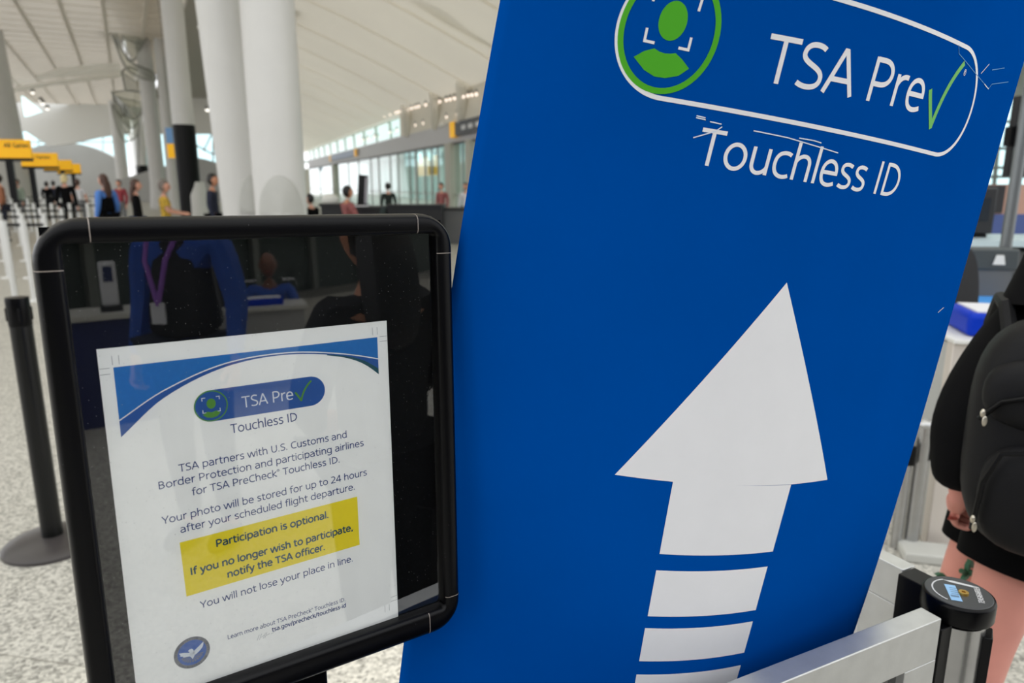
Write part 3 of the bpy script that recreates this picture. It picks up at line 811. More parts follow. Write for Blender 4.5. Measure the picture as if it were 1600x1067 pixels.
# left ceiling: long flat bays with ribs along the hall
b = MB()
def slab(b, pts, z, th, mi=0):
    q = [(p.x, p.y) for p in pts]
    a = sum(q[i][0] * q[(i + 1) % len(q)][1] - q[(i + 1) % len(q)][0] * q[i][1] for i in range(len(q)))
    if a < 0: q.reverse()
    b.prism(q, z, z + th, mi)
b.add([hall(8, -22, HC), hall(8, 1.0, HC), hall(78, 1.0, HC), hall(78, -22, HC)], [(0, 1, 2, 3)])
for k in range(-12, 1):
    n = k * 1.72 - 0.2
    slab(b, [hall(8, n - 0.10, 0), hall(8, n + 0.10, 0), hall(78, n + 0.10, 0), hall(78, n - 0.10, 0)], HC - 0.07, 0.06, 1)
for k in range(0, 44):
    t = 9 + k * 1.6
    slab(b, [hall(t, -22, 0), hall(t, 1.0, 0), hall(t + 0.08, 1.0, 0), hall(t + 0.08, -22, 0)], HC - 0.03, 0.03, 1)
struct(b.build('ceiling', [CEILM, CEILR], smooth=False))
# white cross beam with a lighter wedge above it, and the fabric valleys of the right vault
def strip(name, up, lo, Y0, Y1, m, bulge=0.0):
    n = len(up); b = MB(); rows = 4; vs = []
    for r_ in range(rows + 1):
        f = r_ / rows
        for k in range(n):
            Y = Y0 + (Y1 - Y0) * k / (n - 1) - bulge * 4 * f * (1 - f)
            vs.append(at(up[k][0] + (lo[k][0] - up[k][0]) * f, up[k][1] + (lo[k][1] - up[k][1]) * f, Y))
    b.add(vs, [(r_ * n + k, r_ * n + k + 1, (r_ + 1) * n + k + 1, (r_ + 1) * n + k) for r_ in range(rows) for k in range(n - 1)])
    return struct(b.build(name, m, recalc=False))
strip('trim_1', [(18, 137), (80, 126), (192, 112)], [(18, 145), (80, 134), (194, 120)], 44, 49, CEILW, 0.3)
strip('trim_2', [(55, 118), (100, 104), (184, 98)], [(62, 124), (104, 120), (192, 114)], 44, 47, CEILW, 0.2)
# skylight triangle and three spot lamps beside it
b = MB()
sk = [at(33, 150, 60), at(63, 174, 60), at(38, 182, 60)]
b.add(sk + [p + Vector((0, 0.3, 0)) for p in sk], [(0, 1, 2), (5, 4, 3), (0, 3, 4, 1), (1, 4, 5, 2), (2, 5, 3, 0)])
struct(b.build('window_1', SKYLIT, smooth=False))
LAMPW = mat('lamp_white', (255, 250, 240), 0.4, emit=1.2)
LAMPWARM = mat('lamp_warm', (255, 236, 220), 0.4, emit=1.1)
LHOUSE = mat('lamp_housing', (120, 118, 112), 0.5)
spot = thing('spot_lamp', 'small white spot lamp under the left ceiling beside the triangular skylight', 'lamp', at(51, 145, 58), 0, 'spot lamps by the skylight')
MB().cyl((0, 0, 0.05), 0.16, 0.22, 16).build('housing', LHOUSE, spot)
MB().ball((0, 0, 0), (0.13, 0.13, 0.10), 14, 8).build('lens', LAMPW, spot)
for px, py in ((64, 158), (67, 162), (74, 170)): dup(spot, at(px, py, 58))

# far end: pale soffit, arched grey wall, windows round it
def wallpoly(name, pts, Y, th, m, kind='structure'):
    P = [at(x, y, Y) for x, y in pts]
    n = len(P); b = MB()
    b.add(P + [p + Vector((0, th, 0)) for p in P], [tuple(range(n)), tuple(reversed(range(n, 2 * n)))] + [(i, n + i, n + (i + 1) % n, (i + 1) % n) for i in range(n)])
    o = b.build(name, m, smooth=False)
    if kind: o['kind'] = kind
    return o
def arcpts(x0, y0, x1, y1, sag, n=14):
    return [(x0 + (x1 - x0) * k / n, y0 + (y1 - y0) * k / n - sag * 4 * (k / n) * (1 - k / n)) for k in range(n + 1)]
wallpoly('wall_far', [(-60, 150), (200, 150), (200, 209)] + [(183, 210), (150, 215), (110, 224), (85, 228), (76, 228), (58, 217), (40, 205), (-60, 205)], 76, 0.6, mat('soffit_white', (214, 214, 210), 0.6))
wallpoly('wall_far.001', [(-60, 315), (-60, 250)] + arcpts(28, 240, 178, 246, 20) + [(181, 300), (181, 315)], 80, 0.6, GREYW)
wallpoly('window_2', [(28, 196), (200, 196), (200, 315), (170, 315), (170, 240), (28, 240)], 84, 0.05, PANE)
b = MB()
for x in (60, 110, 161, 186): b.tube([at(x, 196, 83.5), at(x, 300, 83.5)], 0.06, 6)
b.tube([at(28, 222, 83.5), at(200, 222, 83.5)], 0.06, 6); b.tube([at(170, 262, 83.5), at(200, 262, 83.5)], 0.1, 6)
struct(b.build('trim_3', MULL))
# window between the dark-clad column and the big column
wallpoly('wall_far.002', [(228, 150), (412, 150), (412, 209), (228, 209)], 60, 0.5, mat('band_white', (212, 210, 204), 0.6))
wallpoly('window_3', [(228, 205), (412, 205), (412, 264), (228, 264)], 62, 0.05, PANE)
wallpoly('wall_far.003', [(182, 320), (182, 282), (228, 268), (305, 246)] + [(320, 249), (335, 254), (345, 256), (412, 258), (412, 320)], 61.2, 0.4, GREYW)
b = MB()
for x in (216, 232, 333, 372): b.tube([at(x, 205, 61.6), at(x, 262, 61.6)], 0.07, 6)
b.tube([at(305, 226, 61.6), at(330, 240, 61.6), at(412, 243, 61.6)], 0.07, 6); b.tube([at(332, 207, 61.6), at(318, 236, 61.6)], 0.06, 6)
struct(b.build('trim_4', MULL))

# right vault over the shop-like screening fronts
WA = at(740, 222, 30.0); WA.z = 0
DW = Vector((-math.sin(R(22)), math.cos(R(22)), 0)); NW = Vector((-DW.y, DW.x, 0)) * 1.0   # NW points to the left, into the hall
def wl3(s, q, z): return WA + DW * s + NW * q + Vector((0, 0, z))
def vz(q): return 5.25 + 6.0 * (1 - (1 - min(q, 24) / 24) ** 2)
b = MB()
b.grid(lambda u, v: wl3(-22 + 92 * u, 13.5 * v, vz(13.5 * v)), 40, 20)
for k in range(-5, 18):
    s0 = k * 4.2
    b.grid(lambda u, v: wl3(s0 + 0.13 * u, 13.5 * v, vz(13.5 * v) - 0.05 * (1 if 0 <= u <= 1 else 0)), 1, 24, 1)
struct(b.build('ceiling.001', [mat('vault_cream', (222, 216, 203), 0.65, var=0.04, vscale=0.15), mat('vault_seam', (240, 234, 218), 0.6)]))
# edge tube of the vault and a slanting fabric valley
b = MB(); b.tube([wl3(-22, -0.1, 5.2), wl3(62, -0.1, 5.2)], 0.10, 10); struct(b.build('trim_5', CEILW))
strip('trim_6', [(712, -8), (730, 20), (748, 42), (774, 68)], [(640, -8), (668, 12), (696, 30), (772, 70)], 24, 25, CEILW, 0.4)

b = MB()
for k in range(0, 26): b.tube([hall(-14 + 4 * k, -24, 0), hall(-14 + 4 * k, -24, HC)], 0.09, 8)
for z_ in (1.0, 3.6, 6.4, HC - 0.1): b.tube([hall(-14, -24, z_), hall(86, -24, z_)], 0.07, 8)
struct(b.build('wall_left', MULL))
# string of lamps along the vault edge
lamp = thing('edge_lamp', 'small warm lamp in the long string along the vault edge', 'lamp', wl3(0, 0.25, 5.05), 0, 'string of lamps along the vault edge')
MB().ball((0, 0, 0), (0.055, 0.055, 0.07), 12, 8).build('bulb', LAMPWARM, lamp)
MB().cyl((0, 0, 0.07), 0.05, 0.12, 10).build('holder', LHOUSE, lamp)
def on_wall(px):
    "distance along the wall seen in column px"
    r = ray(px, 288); k = r.x / r.y
    return (k * WA.y - WA.x) / (DW.x - k * DW.y)
for px in (611, 620, 629, 633, 638, 644, 648, 654, 660, 665, 676, 686, 692, 698, 708, 714, 721, 728, 735, 742, 748, 755):
    if px == 611: lamp.location = wl3(on_wall(px), 0.25, 4.82 + 0.58 * (755 - px) / 144)
    else: dup(lamp, wl3(on_wall(px), 0.25, 4.82 + 0.58 * (755 - px) / 144))
lamp2 = None
for px in (570, 578, 588, 612, 623, 652, 664, 700, 716):
    s = on_wall(px)
    dup(lamp, wl3(s, 0.0, 4.36 + 0.1 * (716 - px) / 100), label='small warm lamp in the lower row over the grey fascia', group='lower lamps over the fascia')

# fascia, clerestory, struts
b = MB()
def along(b, s0, s1, q0, q1, z0, z1, mi=0):
    p = [wl3(s0, q0, 0), wl3(s1, q0, 0), wl3(s1, q1, 0), wl3(s0, q1, 0)]
    q = [(a.x, a.y) for a in p]
    ar = sum(q[i][0] * q[(i + 1) % 4][1] - q[(i + 1) % 4][0] * q[i][1] for i in range(4))
    if ar < 0: q.reverse()
    b.prism(q, z0, z1, mi)
along(b, -20, 58, -0.3, 0, 3.22, 4.06)
along(b, -20, 58, -0.25, 0.06, 3.14, 3.22, 1)
struct(b.build('wall_right', [mat('fascia_grey', (190, 188, 190), 0.5), GREYD], smooth=False))
b = MB()
for s in [k * 4.2 - 18 for k in range(0, 19)]:
    b.tube([wl3(s, -0.15, 4.06), wl3(s + 0.3, -0.1, 5.2)], 0.07, 8)
for s in (1.5, 5.5, 11):
    b.tube([wl3(s, 0.0, 4.06), wl3(s - 1.2, 0.4, 5.4)], 0.22, 10)
struct(b.build('trim_8', CEILW))
b = MB(); along(b, -20, on_wall(628), -0.06, 0.0, 4.06, 5.3); struct(b.build('wall_right.004', mat('clerestory_cream', (222, 216, 202), 0.6), smooth=False))
b = MB(); along(b, -20, 58, -0.16, -0.13, 4.06, 5.2); struct(b.build('window_4', glass_mat('green_pane', (196, 222, 214), refl=0.06), smooth=False))
# shop-front: pillars, mullions, panes
b = MB()
for px, w in ((524, 0.55), (706, 0.42), (738, 0.3), (480, 0.5)):
    s = on_wall(px); along(b, s - w, s + w, -0.3, 0.2, 0, 3.2)
struct(b.build('trim_9', mat('pillar_tan', (176, 172, 160), 0.5), smooth=False))
b = MB()
for px in (500, 545, 561, 580, 592, 610, 622, 640, 650, 664, 674, 684, 722):
    s = on_wall(px); w = 0.035 if px not in (650, 592) else 0.09
    along(b, s - w, s + w, -0.1, 0.0, 0, 3.2)
along(b, -20, 58, -0.1, 0.0, 0.95, 1.0)
struct(b.build('trim_10', MULL, smooth=False))
b = MB(); along(b, -20, 58, -0.06, -0.04, 0, 3.2); struct(b.build('window_5', PANEC, smooth=False))
# the lit space behind the panes
b = MB(); along(b, -26, 70, -9.3, -9.0, 0, 4.2, 0)
for k in range(30):
    s = -24 + k * 3.1; along(b, s, s + 0.5, -9.0, -8.9, 0, 4.2, 1)
along(b, -26, 70, -9.0, -0.3, 4.1, 4.2, 0)
struct(b.build('wall_right.001', [mat('back_teal', (190, 212, 208), 0.6), mat('back_white', (236, 238, 236), 0.5)], smooth=False))
al = bpy.data.lights.new('room_light', 'AREA'); al.shape = 'RECTANGLE'; al.size = 80; al.size_y = 5; al.energy = 2600
alo = bpy.data.objects.new('room_light', al); COL.objects.link(alo); alo.location = wl3(24, -4.6, 4.05); alo.rotation_euler = (0, 0, math.atan2(DW.y, DW.x))
def wallbox(name, label, cat, px, q, w, d, z0, z1, m, group=None):
    s = on_wall(px); t = thing(name, label, cat, wl3(s, q, z0), math.atan2(DW.y, DW.x), group)
    return t, s
def hung(name, label, cat, px, q, w, z0, z1, m, extra=None, d=0.12):
    t = thing(name, label, cat, wl3(on_wall(px), q, z0), math.atan2(DW.y, DW.x))
    MB().box((0, 0, (z1 - z0) / 2), (w, d, z1 - z0)).build('panel', m, t)
    MB().cyl((-w * 0.3, 0, z1 - z0), 0.015, 4.1 - z1 if z1 < 4.1 else 0.2, 8).build('hanger', MULL, t)
    MB().cyl((w * 0.3, 0, z1 - z0), 0.015, 4.1 - z1 if z1 < 4.1 else 0.2, 8).build('hanger', MULL, t)
    return t
hung('hanging_sign', 'larger yellow hanging sign behind the glass front', 'sign', 634, -1.6, 1.5, 1.95, 2.75, YELL)
hung('hanging_sign', 'smaller yellow hanging sign behind the glass front to the right', 'sign', 655, -1.6, 0.7, 2.05, 2.7, YELL)
hung('light_panel', 'pale orange lit panel behind the left part of the glass front', 'light panel', 552, -6, 5.5, 2.1, 3.6, mat('panel_peach', (252, 214, 176), 0.5, emit=0.4))
def ceillight(px, zz, label):
    t = thing('pendant_lamp', label, 'lamp', wl3(on_wall(px), -2.5, zz))
    MB().ball((0, 0, 0), (0.16, 0.16, 0.3), 14, 10).build('shade', mat('lamp_cyan', (214, 250, 248), 0.4, emit=1.5), t)
    MB().cyl((0, 0, 0.28), 0.012, 4.1 - zz - 0.28, 6).build('cord', MULL, t)
ceillight(639, 2.75, 'bright oval lamp in front of the larger yellow hanging sign')
ceillight(662, 3.0, 'bright oval lamp right of the smaller yellow hanging sign')
ceillight(598, 3.1, 'bright bluish lamp near the top of the glass front, middle')
ceillight(612, 3.1, 'bright bluish lamp near the top of the glass front, beside the mullion')
# fascia signs
def fascia_sign(px0, px1, label, z0, z1, band, y_ends):
    s0, s1 = on_wall(px0), on_wall(px1); L = abs(s1 - s0)
    t = thing('fascia_sign', label, 'sign', wl3((s0 + s1) / 2, 0.10, z0), math.atan2(DW.y, DW.x))
    MB().box((0, 0, (z1 - z0) / 2), (L, 0.14, z1 - z0)).build('panel', band, t)
    for e in y_ends:
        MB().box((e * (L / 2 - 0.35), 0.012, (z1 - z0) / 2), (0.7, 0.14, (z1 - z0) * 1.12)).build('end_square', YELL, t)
    return t
fs = fascia_sign(710, 790, 'dark fascia sign with a yellow square end near the banner edge', 3.45, 4.02, mat('fascia_dark', (70, 72, 78), 0.5), (1,))
b = MB()
for k in range(5): b.box((1.2 - k * 0.9, 0.08, 0.28 + 0.0), (0.55, 0.012, 0.18))
b.build('message_strip', mat('message_white', (214, 214, 216), 0.5), fs)
fascia_sign(520, 562, 'pale blue fascia sign with yellow square ends over the left pillar', 3.5, 3.95, mat('fascia_blue', (150, 164, 190), 0.5), (1, -1))
hung('blue_sign', 'small dark blue sign at the far left end of the fascia', 'sign', 487, 1.0, 2.2, 2.9, 3.5, mat('sign_blue', (10, 62, 132), 0.5))
cam_ = thing('security_camera', 'white dome camera bracket on the fascia beside the yellow square', 'camera', wl3(on_wall(703), 0.20, 4.02), math.atan2(DW.y, DW.x))
MB().box((0, 0, 0.06), (0.12, 0.3, 0.06)).build('bracket', WHITE, cam_); MB().ball((0, 0.12, -0.02), (0.14, 0.14, 0.12), 14, 8).build('dome', WHITE, cam_)

# ------------------------------------------------------------------ columns
def column(t_, n_, r, label, top=HC, lean=0.0, clad=0.0, cover=True, flare=True):
    p = hall(t_, n_, 0)
    c = thing('support_column', label, 'column', p)
    prof = ([(r * 1.28, 0), (r * 1.26, 0.25), (r * 1.12, 0.8), (r, 1.5)] if flare else [(r, 0)]) + [(r, 3), (r, top - 0.02)]
    b = MB(); b.lathe(prof, 40)
    if lean:
        b.v = [(x + lean * z * NH.x, y + lean * z * NH.y, z) for x, y, z in b.v]
    b.build('shaft', COLW, c)
    if clad:
        MB().lathe([(r * 1.06, 0.02 if not flare else 0.0), (r * 1.06, clad), (r * 0.9, clad + 0.02)], 40).build('cladding', mat('clad_black', (4, 4, 6), 0.45, spec=0.2), c)['label'] = 'glossy black lower cladding'
    return c, p
def covers(c, p, r, specs):
    "rounded inspection covers on the face towards the hall's near end"
    d = (CAM - p); d.z = 0; a0 = math.atan2(d.y, d.x)
    for ang, z0, h, w in specs:
        b = MB(); n = 24; vs = []
        for rr, ro in ((1.0, 0.0), (0.97, 0.035), (0.9, 0.045), (0.0, 0.05)):
            for k in range(n + 1):
                th = PI * k / n
                x = w * rr * math.cos(th); z = z0 + h * rr * math.sin(th)
                rad = math.sqrt(max((r + ro) ** 2 - x * x, 0.0))
                vs.append((rad, x, z))
        fs = [(i * (n + 1) + k, i * (n + 1) + k + 1, (i + 1) * (n + 1) + k + 1, (i + 1) * (n + 1) + k) for i in range(3) for k in range(n)]
        b.add(vs, fs, 0, Matrix.Rotation(a0 + ang, 4, 'Z'))
        b.build('access_cover', mat('cover_grey', (182, 182, 178), 0.5), c)
c, p = column(0, 0, 0.345, 'thickest white column, nearest and right of its twin, with rounded covers', flare=False)
covers(c, p, 0.345, [(-0.0, 1.02, 0.52, 0.29), (-0.0, 0.55, 0.52, 0.33)])
c, p = column(1.6, -0.06 - 0.16, 0.33, 'white leaning column standing just left of the thickest column', lean=-0.042, flare=False)
covers(c, p, 0.33, [(0.2, 1.0, 0.55, 0.2)])
c, p = column(15.7, -0.02, 0.325, 'white column with glossy black lower cladding', clad=3.28, flare=False)
MB().lathe([(0.42, 0), (0.41, 1.1), (0.36, 1.5)], 32, 0, Matrix.Translation(tuple(NH * 0.10 + DH * 0.05))).build('foot_flare', COLW, c)
c3, p3 = column(37.5, -0.15, 0.42, 'white column second behind the black clad column, under the glass fans')
column(36.5, 0.62, 0.30, 'slim white column close left of the black clad column')
c4, p4 = column(78, 0.0, 0.62, 'far white column with dark lower cladding', clad=3.4)
c5, p5 = column(72, -2.0, 0.55, 'far white column left of the dark clad far column')
column(120, 0.4, 0.9, 'farthest slim white column right of the dark clad far column')
lc = thing('support_column', 'broad white column at the left edge of the view behind the yellow signs', 'column', (gx(5, 40), 40, 0))
MB().lathe([(1.45, 0), (1.3, 3), (1.1, 6.5), (1.0, HC)], 40).build('shaft', COLW, lc)

# pale perforated fans round the column heads
FANG = glass_mat('fan_mesh', (228, 230, 224), refl=0.2, rough=0.2)
FANE = mat('fan_edge', (150, 150, 144), 0.5)
def fan(parent, pp, outline, Y0, Y1, bulge, wt=0.05):
    n = len(outline); P = []
    for k, (x, y) in enumerate(outline):
        f = k / (n - 1); P.append(at(x, y, Y0 + (Y1 - Y0) * f))
    ce = sum(P, Vector()) / n + Vector((0, -bulge, -bulge * 0.3))
    b = MB(); M = Matrix.Translation(-pp)
    vs = []; rr = 6
    for i in range(rr + 1):
        f = i / rr
        for q in P: vs.append(ce.lerp(q, f) + Vector((0, bulge * (f * f) * 0.0, 0)))
    fs = [(i * n + k, i * n + (k + 1) % n, (i + 1) * n + (k + 1) % n, (i + 1) * n + k) for i in range(rr) for k in range(n)]
    b.add(vs, fs, 0, M)
    b.tube(P + [P[0]], wt, 8, 1, M)
    mid = n // 2
    b.tube([P[0], ce, P[mid]], wt * 0.6, 6, 1, M)
    b.build('mesh_fan', [FANG, FANE], parent, recalc=False)
def curve(pts, n=5):
    out = []
    for k in range(len(pts) - 1):
        p0 = pts[max(k - 1, 0)]; p1 = pts[k]; p2 = pts[k + 1]; p3 = pts[min(k + 2, len(pts) - 1)]
        for j in range(n):
            s = j / n
            out.append(tuple(0.5 * ((2 * b_) + (-a + c_) * s + (2 * a - 5 * b_ + 4 * c_ - d) * s * s + (-a + 3 * b_ - 3 * c_ + d) * s ** 3) for a, b_, c_, d in zip(p0, p1, p2, p3)))
    return out + [pts[-1]]
fan(c3, p3, curve([(172, 30), (205, 34), (238, 42), (222, 70), (208, 95), (188, 75), (174, 48)]), 41, 44, 0.7)
fan(c3, p3, curve([(172, 30), (178, 60), (200, 110), (240, 126), (238, 112), (206, 98), (182, 66)]), 41, 43, 0.5)
fan(c3, p3, curve([(188, -4), (214, 27), (274, 54), (274, 18), (240, -4)]), 40, 43, 0.7)
fan(c3, p3, curve([(160, 34), (170, 10), (182, -4), (200, 4), (186, 16), (176, 30)]), 41, 43, 0.4)
fan(c3, p3, curve([(190, 112), (205, 105), (236, 125), (226, 142), (196, 142)]), 46, 48, 0.4)
fan(c5, p5, curve([(174, 144), (214, 142), (224, 165), (212, 186), (194, 180)]), 58, 62, 0.8)
fan(c5, p5, curve([(174, 162), (180, 190), (194, 220), (214, 212), (216, 186), (192, 182)]), 58, 62, 0.8)
fan(c5, p5, curve([(176, 150), (184, 178), (204, 200), (220, 186), (222, 160)]), 60, 64, 0.8)
# diagonal roof struts seen between the columns
b = MB()
b.tube([at(312, 46, 30), at(332, 8, 30), at(342, -12, 30)], 0.13, 8); b.tube([at(312, 30, 30), at(340, 58, 30)], 0.09, 8); b.tube([at(330, 0, 34), at(322, 60, 34)], 0.07, 8)
struct(b.build('trim_11', CEILW))
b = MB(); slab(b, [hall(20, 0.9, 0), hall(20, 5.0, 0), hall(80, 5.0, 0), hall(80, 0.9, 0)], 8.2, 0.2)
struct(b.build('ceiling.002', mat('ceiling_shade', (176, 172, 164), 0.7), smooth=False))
ring_l = None
for px, py in ((325, 88), (331, 80), (337, 74), (324, 172), (390, 3)):
    dup(spot, at(px, py, 24 if px != 390 else 20), label='small white spot lamp between the black clad column and the thick column', group='spot lamps between the columns').scale = (0.5, 0.5, 0.5)

# ------------------------------------------------------------------ yellow queue signs on black posts
def queue_sign(px0, px1, py0, py1, Y, label, text=None, x_off=0.0, post=True):
    a = at(px0, py0, Y); b_ = at(px1, py0, Y); c_ = at(px1, py1, Y)
    w = abs(b_.x - a.x); h = abs(b_.z - c_.z); ctr = (a + b_) / 2
    t = thing('queue_sign', label, 'sign', (ctr.x, Y, 0), R(14))
    z0 = c_.z
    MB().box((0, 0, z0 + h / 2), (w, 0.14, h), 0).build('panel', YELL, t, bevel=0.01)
    MB().box((0, 0, z0 - 0.05), (w, 0.16, 0.10)).build('lower_edge', BLACKM, t)
    MB().box((w / 2 - 0.28 if post is True else post, 0.02, z0 / 2 - 0.02), (0.20, 0.12, z0 - 0.06)).build('post', BLACKM, t)
    MB().lathe([(0.3, 0), (0.3, 0.015), (0.0, 0.02)], 24, 0, Matrix.Translation((w / 2 - 0.28 if post is True else post, 0.02, 0))).build('base_plate', BLACKM, t)
    if text:
        v, f = text2d(text, w * x_off, z0 + h * 0.56, w * (x_off + 0.62), z0 + h * 0.56, h * 0.26, 0.12, 5)
        bb = MB(); bb.add([(x, -0.072, z) for x, z in v], f); bb.build('lettering', INKBL, t, smooth=False)
    return t
queue_sign(-14, 43, 218, 247, 23.8, 'largest and nearest of the four yellow gate signs', 'All Gates', -0.14, post=-0.10)
queue_sign(35, 86, 239, 260, 31.0, 'second nearest of the four yellow gate signs', 'All Gates', -0.30, post=-0.36)
queue_sign(69, 109, 250, 265.5, 41.5, 'third of the four yellow gate signs from the left', None, 0, post=0.2)
queue_sign(90, 123, 256, 270.5, 47.5, 'smallest and farthest of the four yellow gate signs', None, 0, post=0.2)

t = thing('hanging_sign', 'small yellow and blue hanging sign just left of the black clad column', 'sign', (gx(276, 34), 34, at(276, 247, 34).z))
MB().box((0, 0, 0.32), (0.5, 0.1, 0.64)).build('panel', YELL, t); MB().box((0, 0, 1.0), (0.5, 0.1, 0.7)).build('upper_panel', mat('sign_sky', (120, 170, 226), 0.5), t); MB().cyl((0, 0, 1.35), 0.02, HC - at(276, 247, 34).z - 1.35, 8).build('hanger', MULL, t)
# ------------------------------------------------------------------ queue posts with belts
QP = mat('queue_post_silver', (214, 214, 212), 0.35, metal=0.35)
def queue_post(loc, blen, ang, label, group):
    t = thing('queue_post', label, 'queue post', loc, 0, group)
    MB().lathe([(0.0, 0.03), (0.10, 0.02), (0.11, 0.0)], 20).build('base', QP, t)
    MB().lathe([(0.034, 0.02), (0.034, 0.88)], 16).build('pole', QP, t)
    MB().lathe([(0.038, 0.88), (0.038, 0.985), (0.0, 0.99)], 16).build('belt_head', QP, t)
    MB().box((blen / 2, 0, 0.935), (blen, 0.012, 0.035), 0, Matrix.Rotation(ang, 4, 'Z')).build('belt', BLACKM, t)
    return t
rows = [(8.8, -3, 46, 0.24, 'nearest'), (11.0, -8, 86, 0.34, 'second'), (13.5, -10, 118, 0.40, 'third'), (17.0, -8, 150, 0.42, 'fourth'), (22.0, -12, 158, 0.5, 'fifth'), (28.0, -12, 168, 0.6, 'sixth')]
for Y, pa, pb, stp, nm in rows:
    x = gx(pa, Y); first = None; k = 0
    while x < gx(pb, Y):
        nxt = stp
        if first is None:
            first = queue_post((x, Y, 0), stp, 0.0, 'slim silver queue post with black belt in the %s row of lanes at left' % nm, 'queue posts of the %s row' % nm)
        else:
            dup(first, (x, Y, 0))
        x += stp; k += 1

# ------------------------------------------------------------------ people
SKIN_L = mat('skin_light', (214, 158, 136), 0.55, var=0.03, vscale=20)
SKIN_M = mat('skin_tan', (196, 138, 108), 0.55)
SKIN_D = mat('skin_brown', (116, 74, 54), 0.5)
EYEM = mat('eye_dark', (24, 20, 20), 0.3)
LIPM = mat('lip', (160, 84, 78), 0.5)

def skin_mesh(nodes, edges, root, levels=1):
    "nodes: name -> (position, radius or (rx, ry)); grows one continuous surface over the joints"
    names = list(nodes)
    me = bpy.data.meshes.new('grow')
    me.from_pydata([tuple(nodes[n][0]) for n in names], [(names.index(a), names.index(b)) for a, b in edges], [])
    o = bpy.data.objects.new('grow', me); COL.objects.link(o)
    mod = o.modifiers.new('skin', 'SKIN'); mod.use_smooth_shade = True; mod.branch_smoothing = 0.6
    if not me.skin_vertices:
        me.attributes.new('skin', 'FLOAT', 'POINT')
    for n, sv in zip(names, me.skin_vertices[0].data):
        r = nodes[n][1]
        sv.radius = r if isinstance(r, tuple) else (r, r)
        sv.use_root = (n == root)
        sv.use_loose = False
    if levels:
        sb = o.modifiers.new('sub', 'SUBSURF'); sb.levels = levels; sb.render_levels = levels
    dg = bpy.context.evaluated_depsgraph_get(); dg.update()
    ev = o.evaluated_get(dg)
    m2 = ev.to_mesh()
    vs = [tuple(v.co) for v in m2.vertices]; fs = [tuple(p.vertices) for p in m2.polygons]
    ev.to_mesh_clear()
    bpy.data.objects.remove(o); bpy.data.meshes.remove(me)
    return vs, fs

def head_fn(p, q):
    # narrower jaw, brow and back of the skull; y forward
    f = 1.0 - 0.22 * max(0.0, -q.z) ** 1.5
    x = p.x * f; y = p.y * (1.0 - 0.10 * max(0.0, -q.z))
    if q.y > 0.6 and abs(q.x) < 0.35: y += 0.020 * math.exp(-((q.z + 0.12) / 0.22) ** 2) * math.exp(-(q.x / 0.16) ** 2)   # nose
    if q.y > 0.4: y -= 0.008 * math.exp(-((q.z - 0.10) / 0.13) ** 2) * (math.exp(-((q.x - 0.38) / 0.18) ** 2) + math.exp(-((q.x + 0.38) / 0.18) ** 2))  # sockets
    return Vector((x, y, p.z))

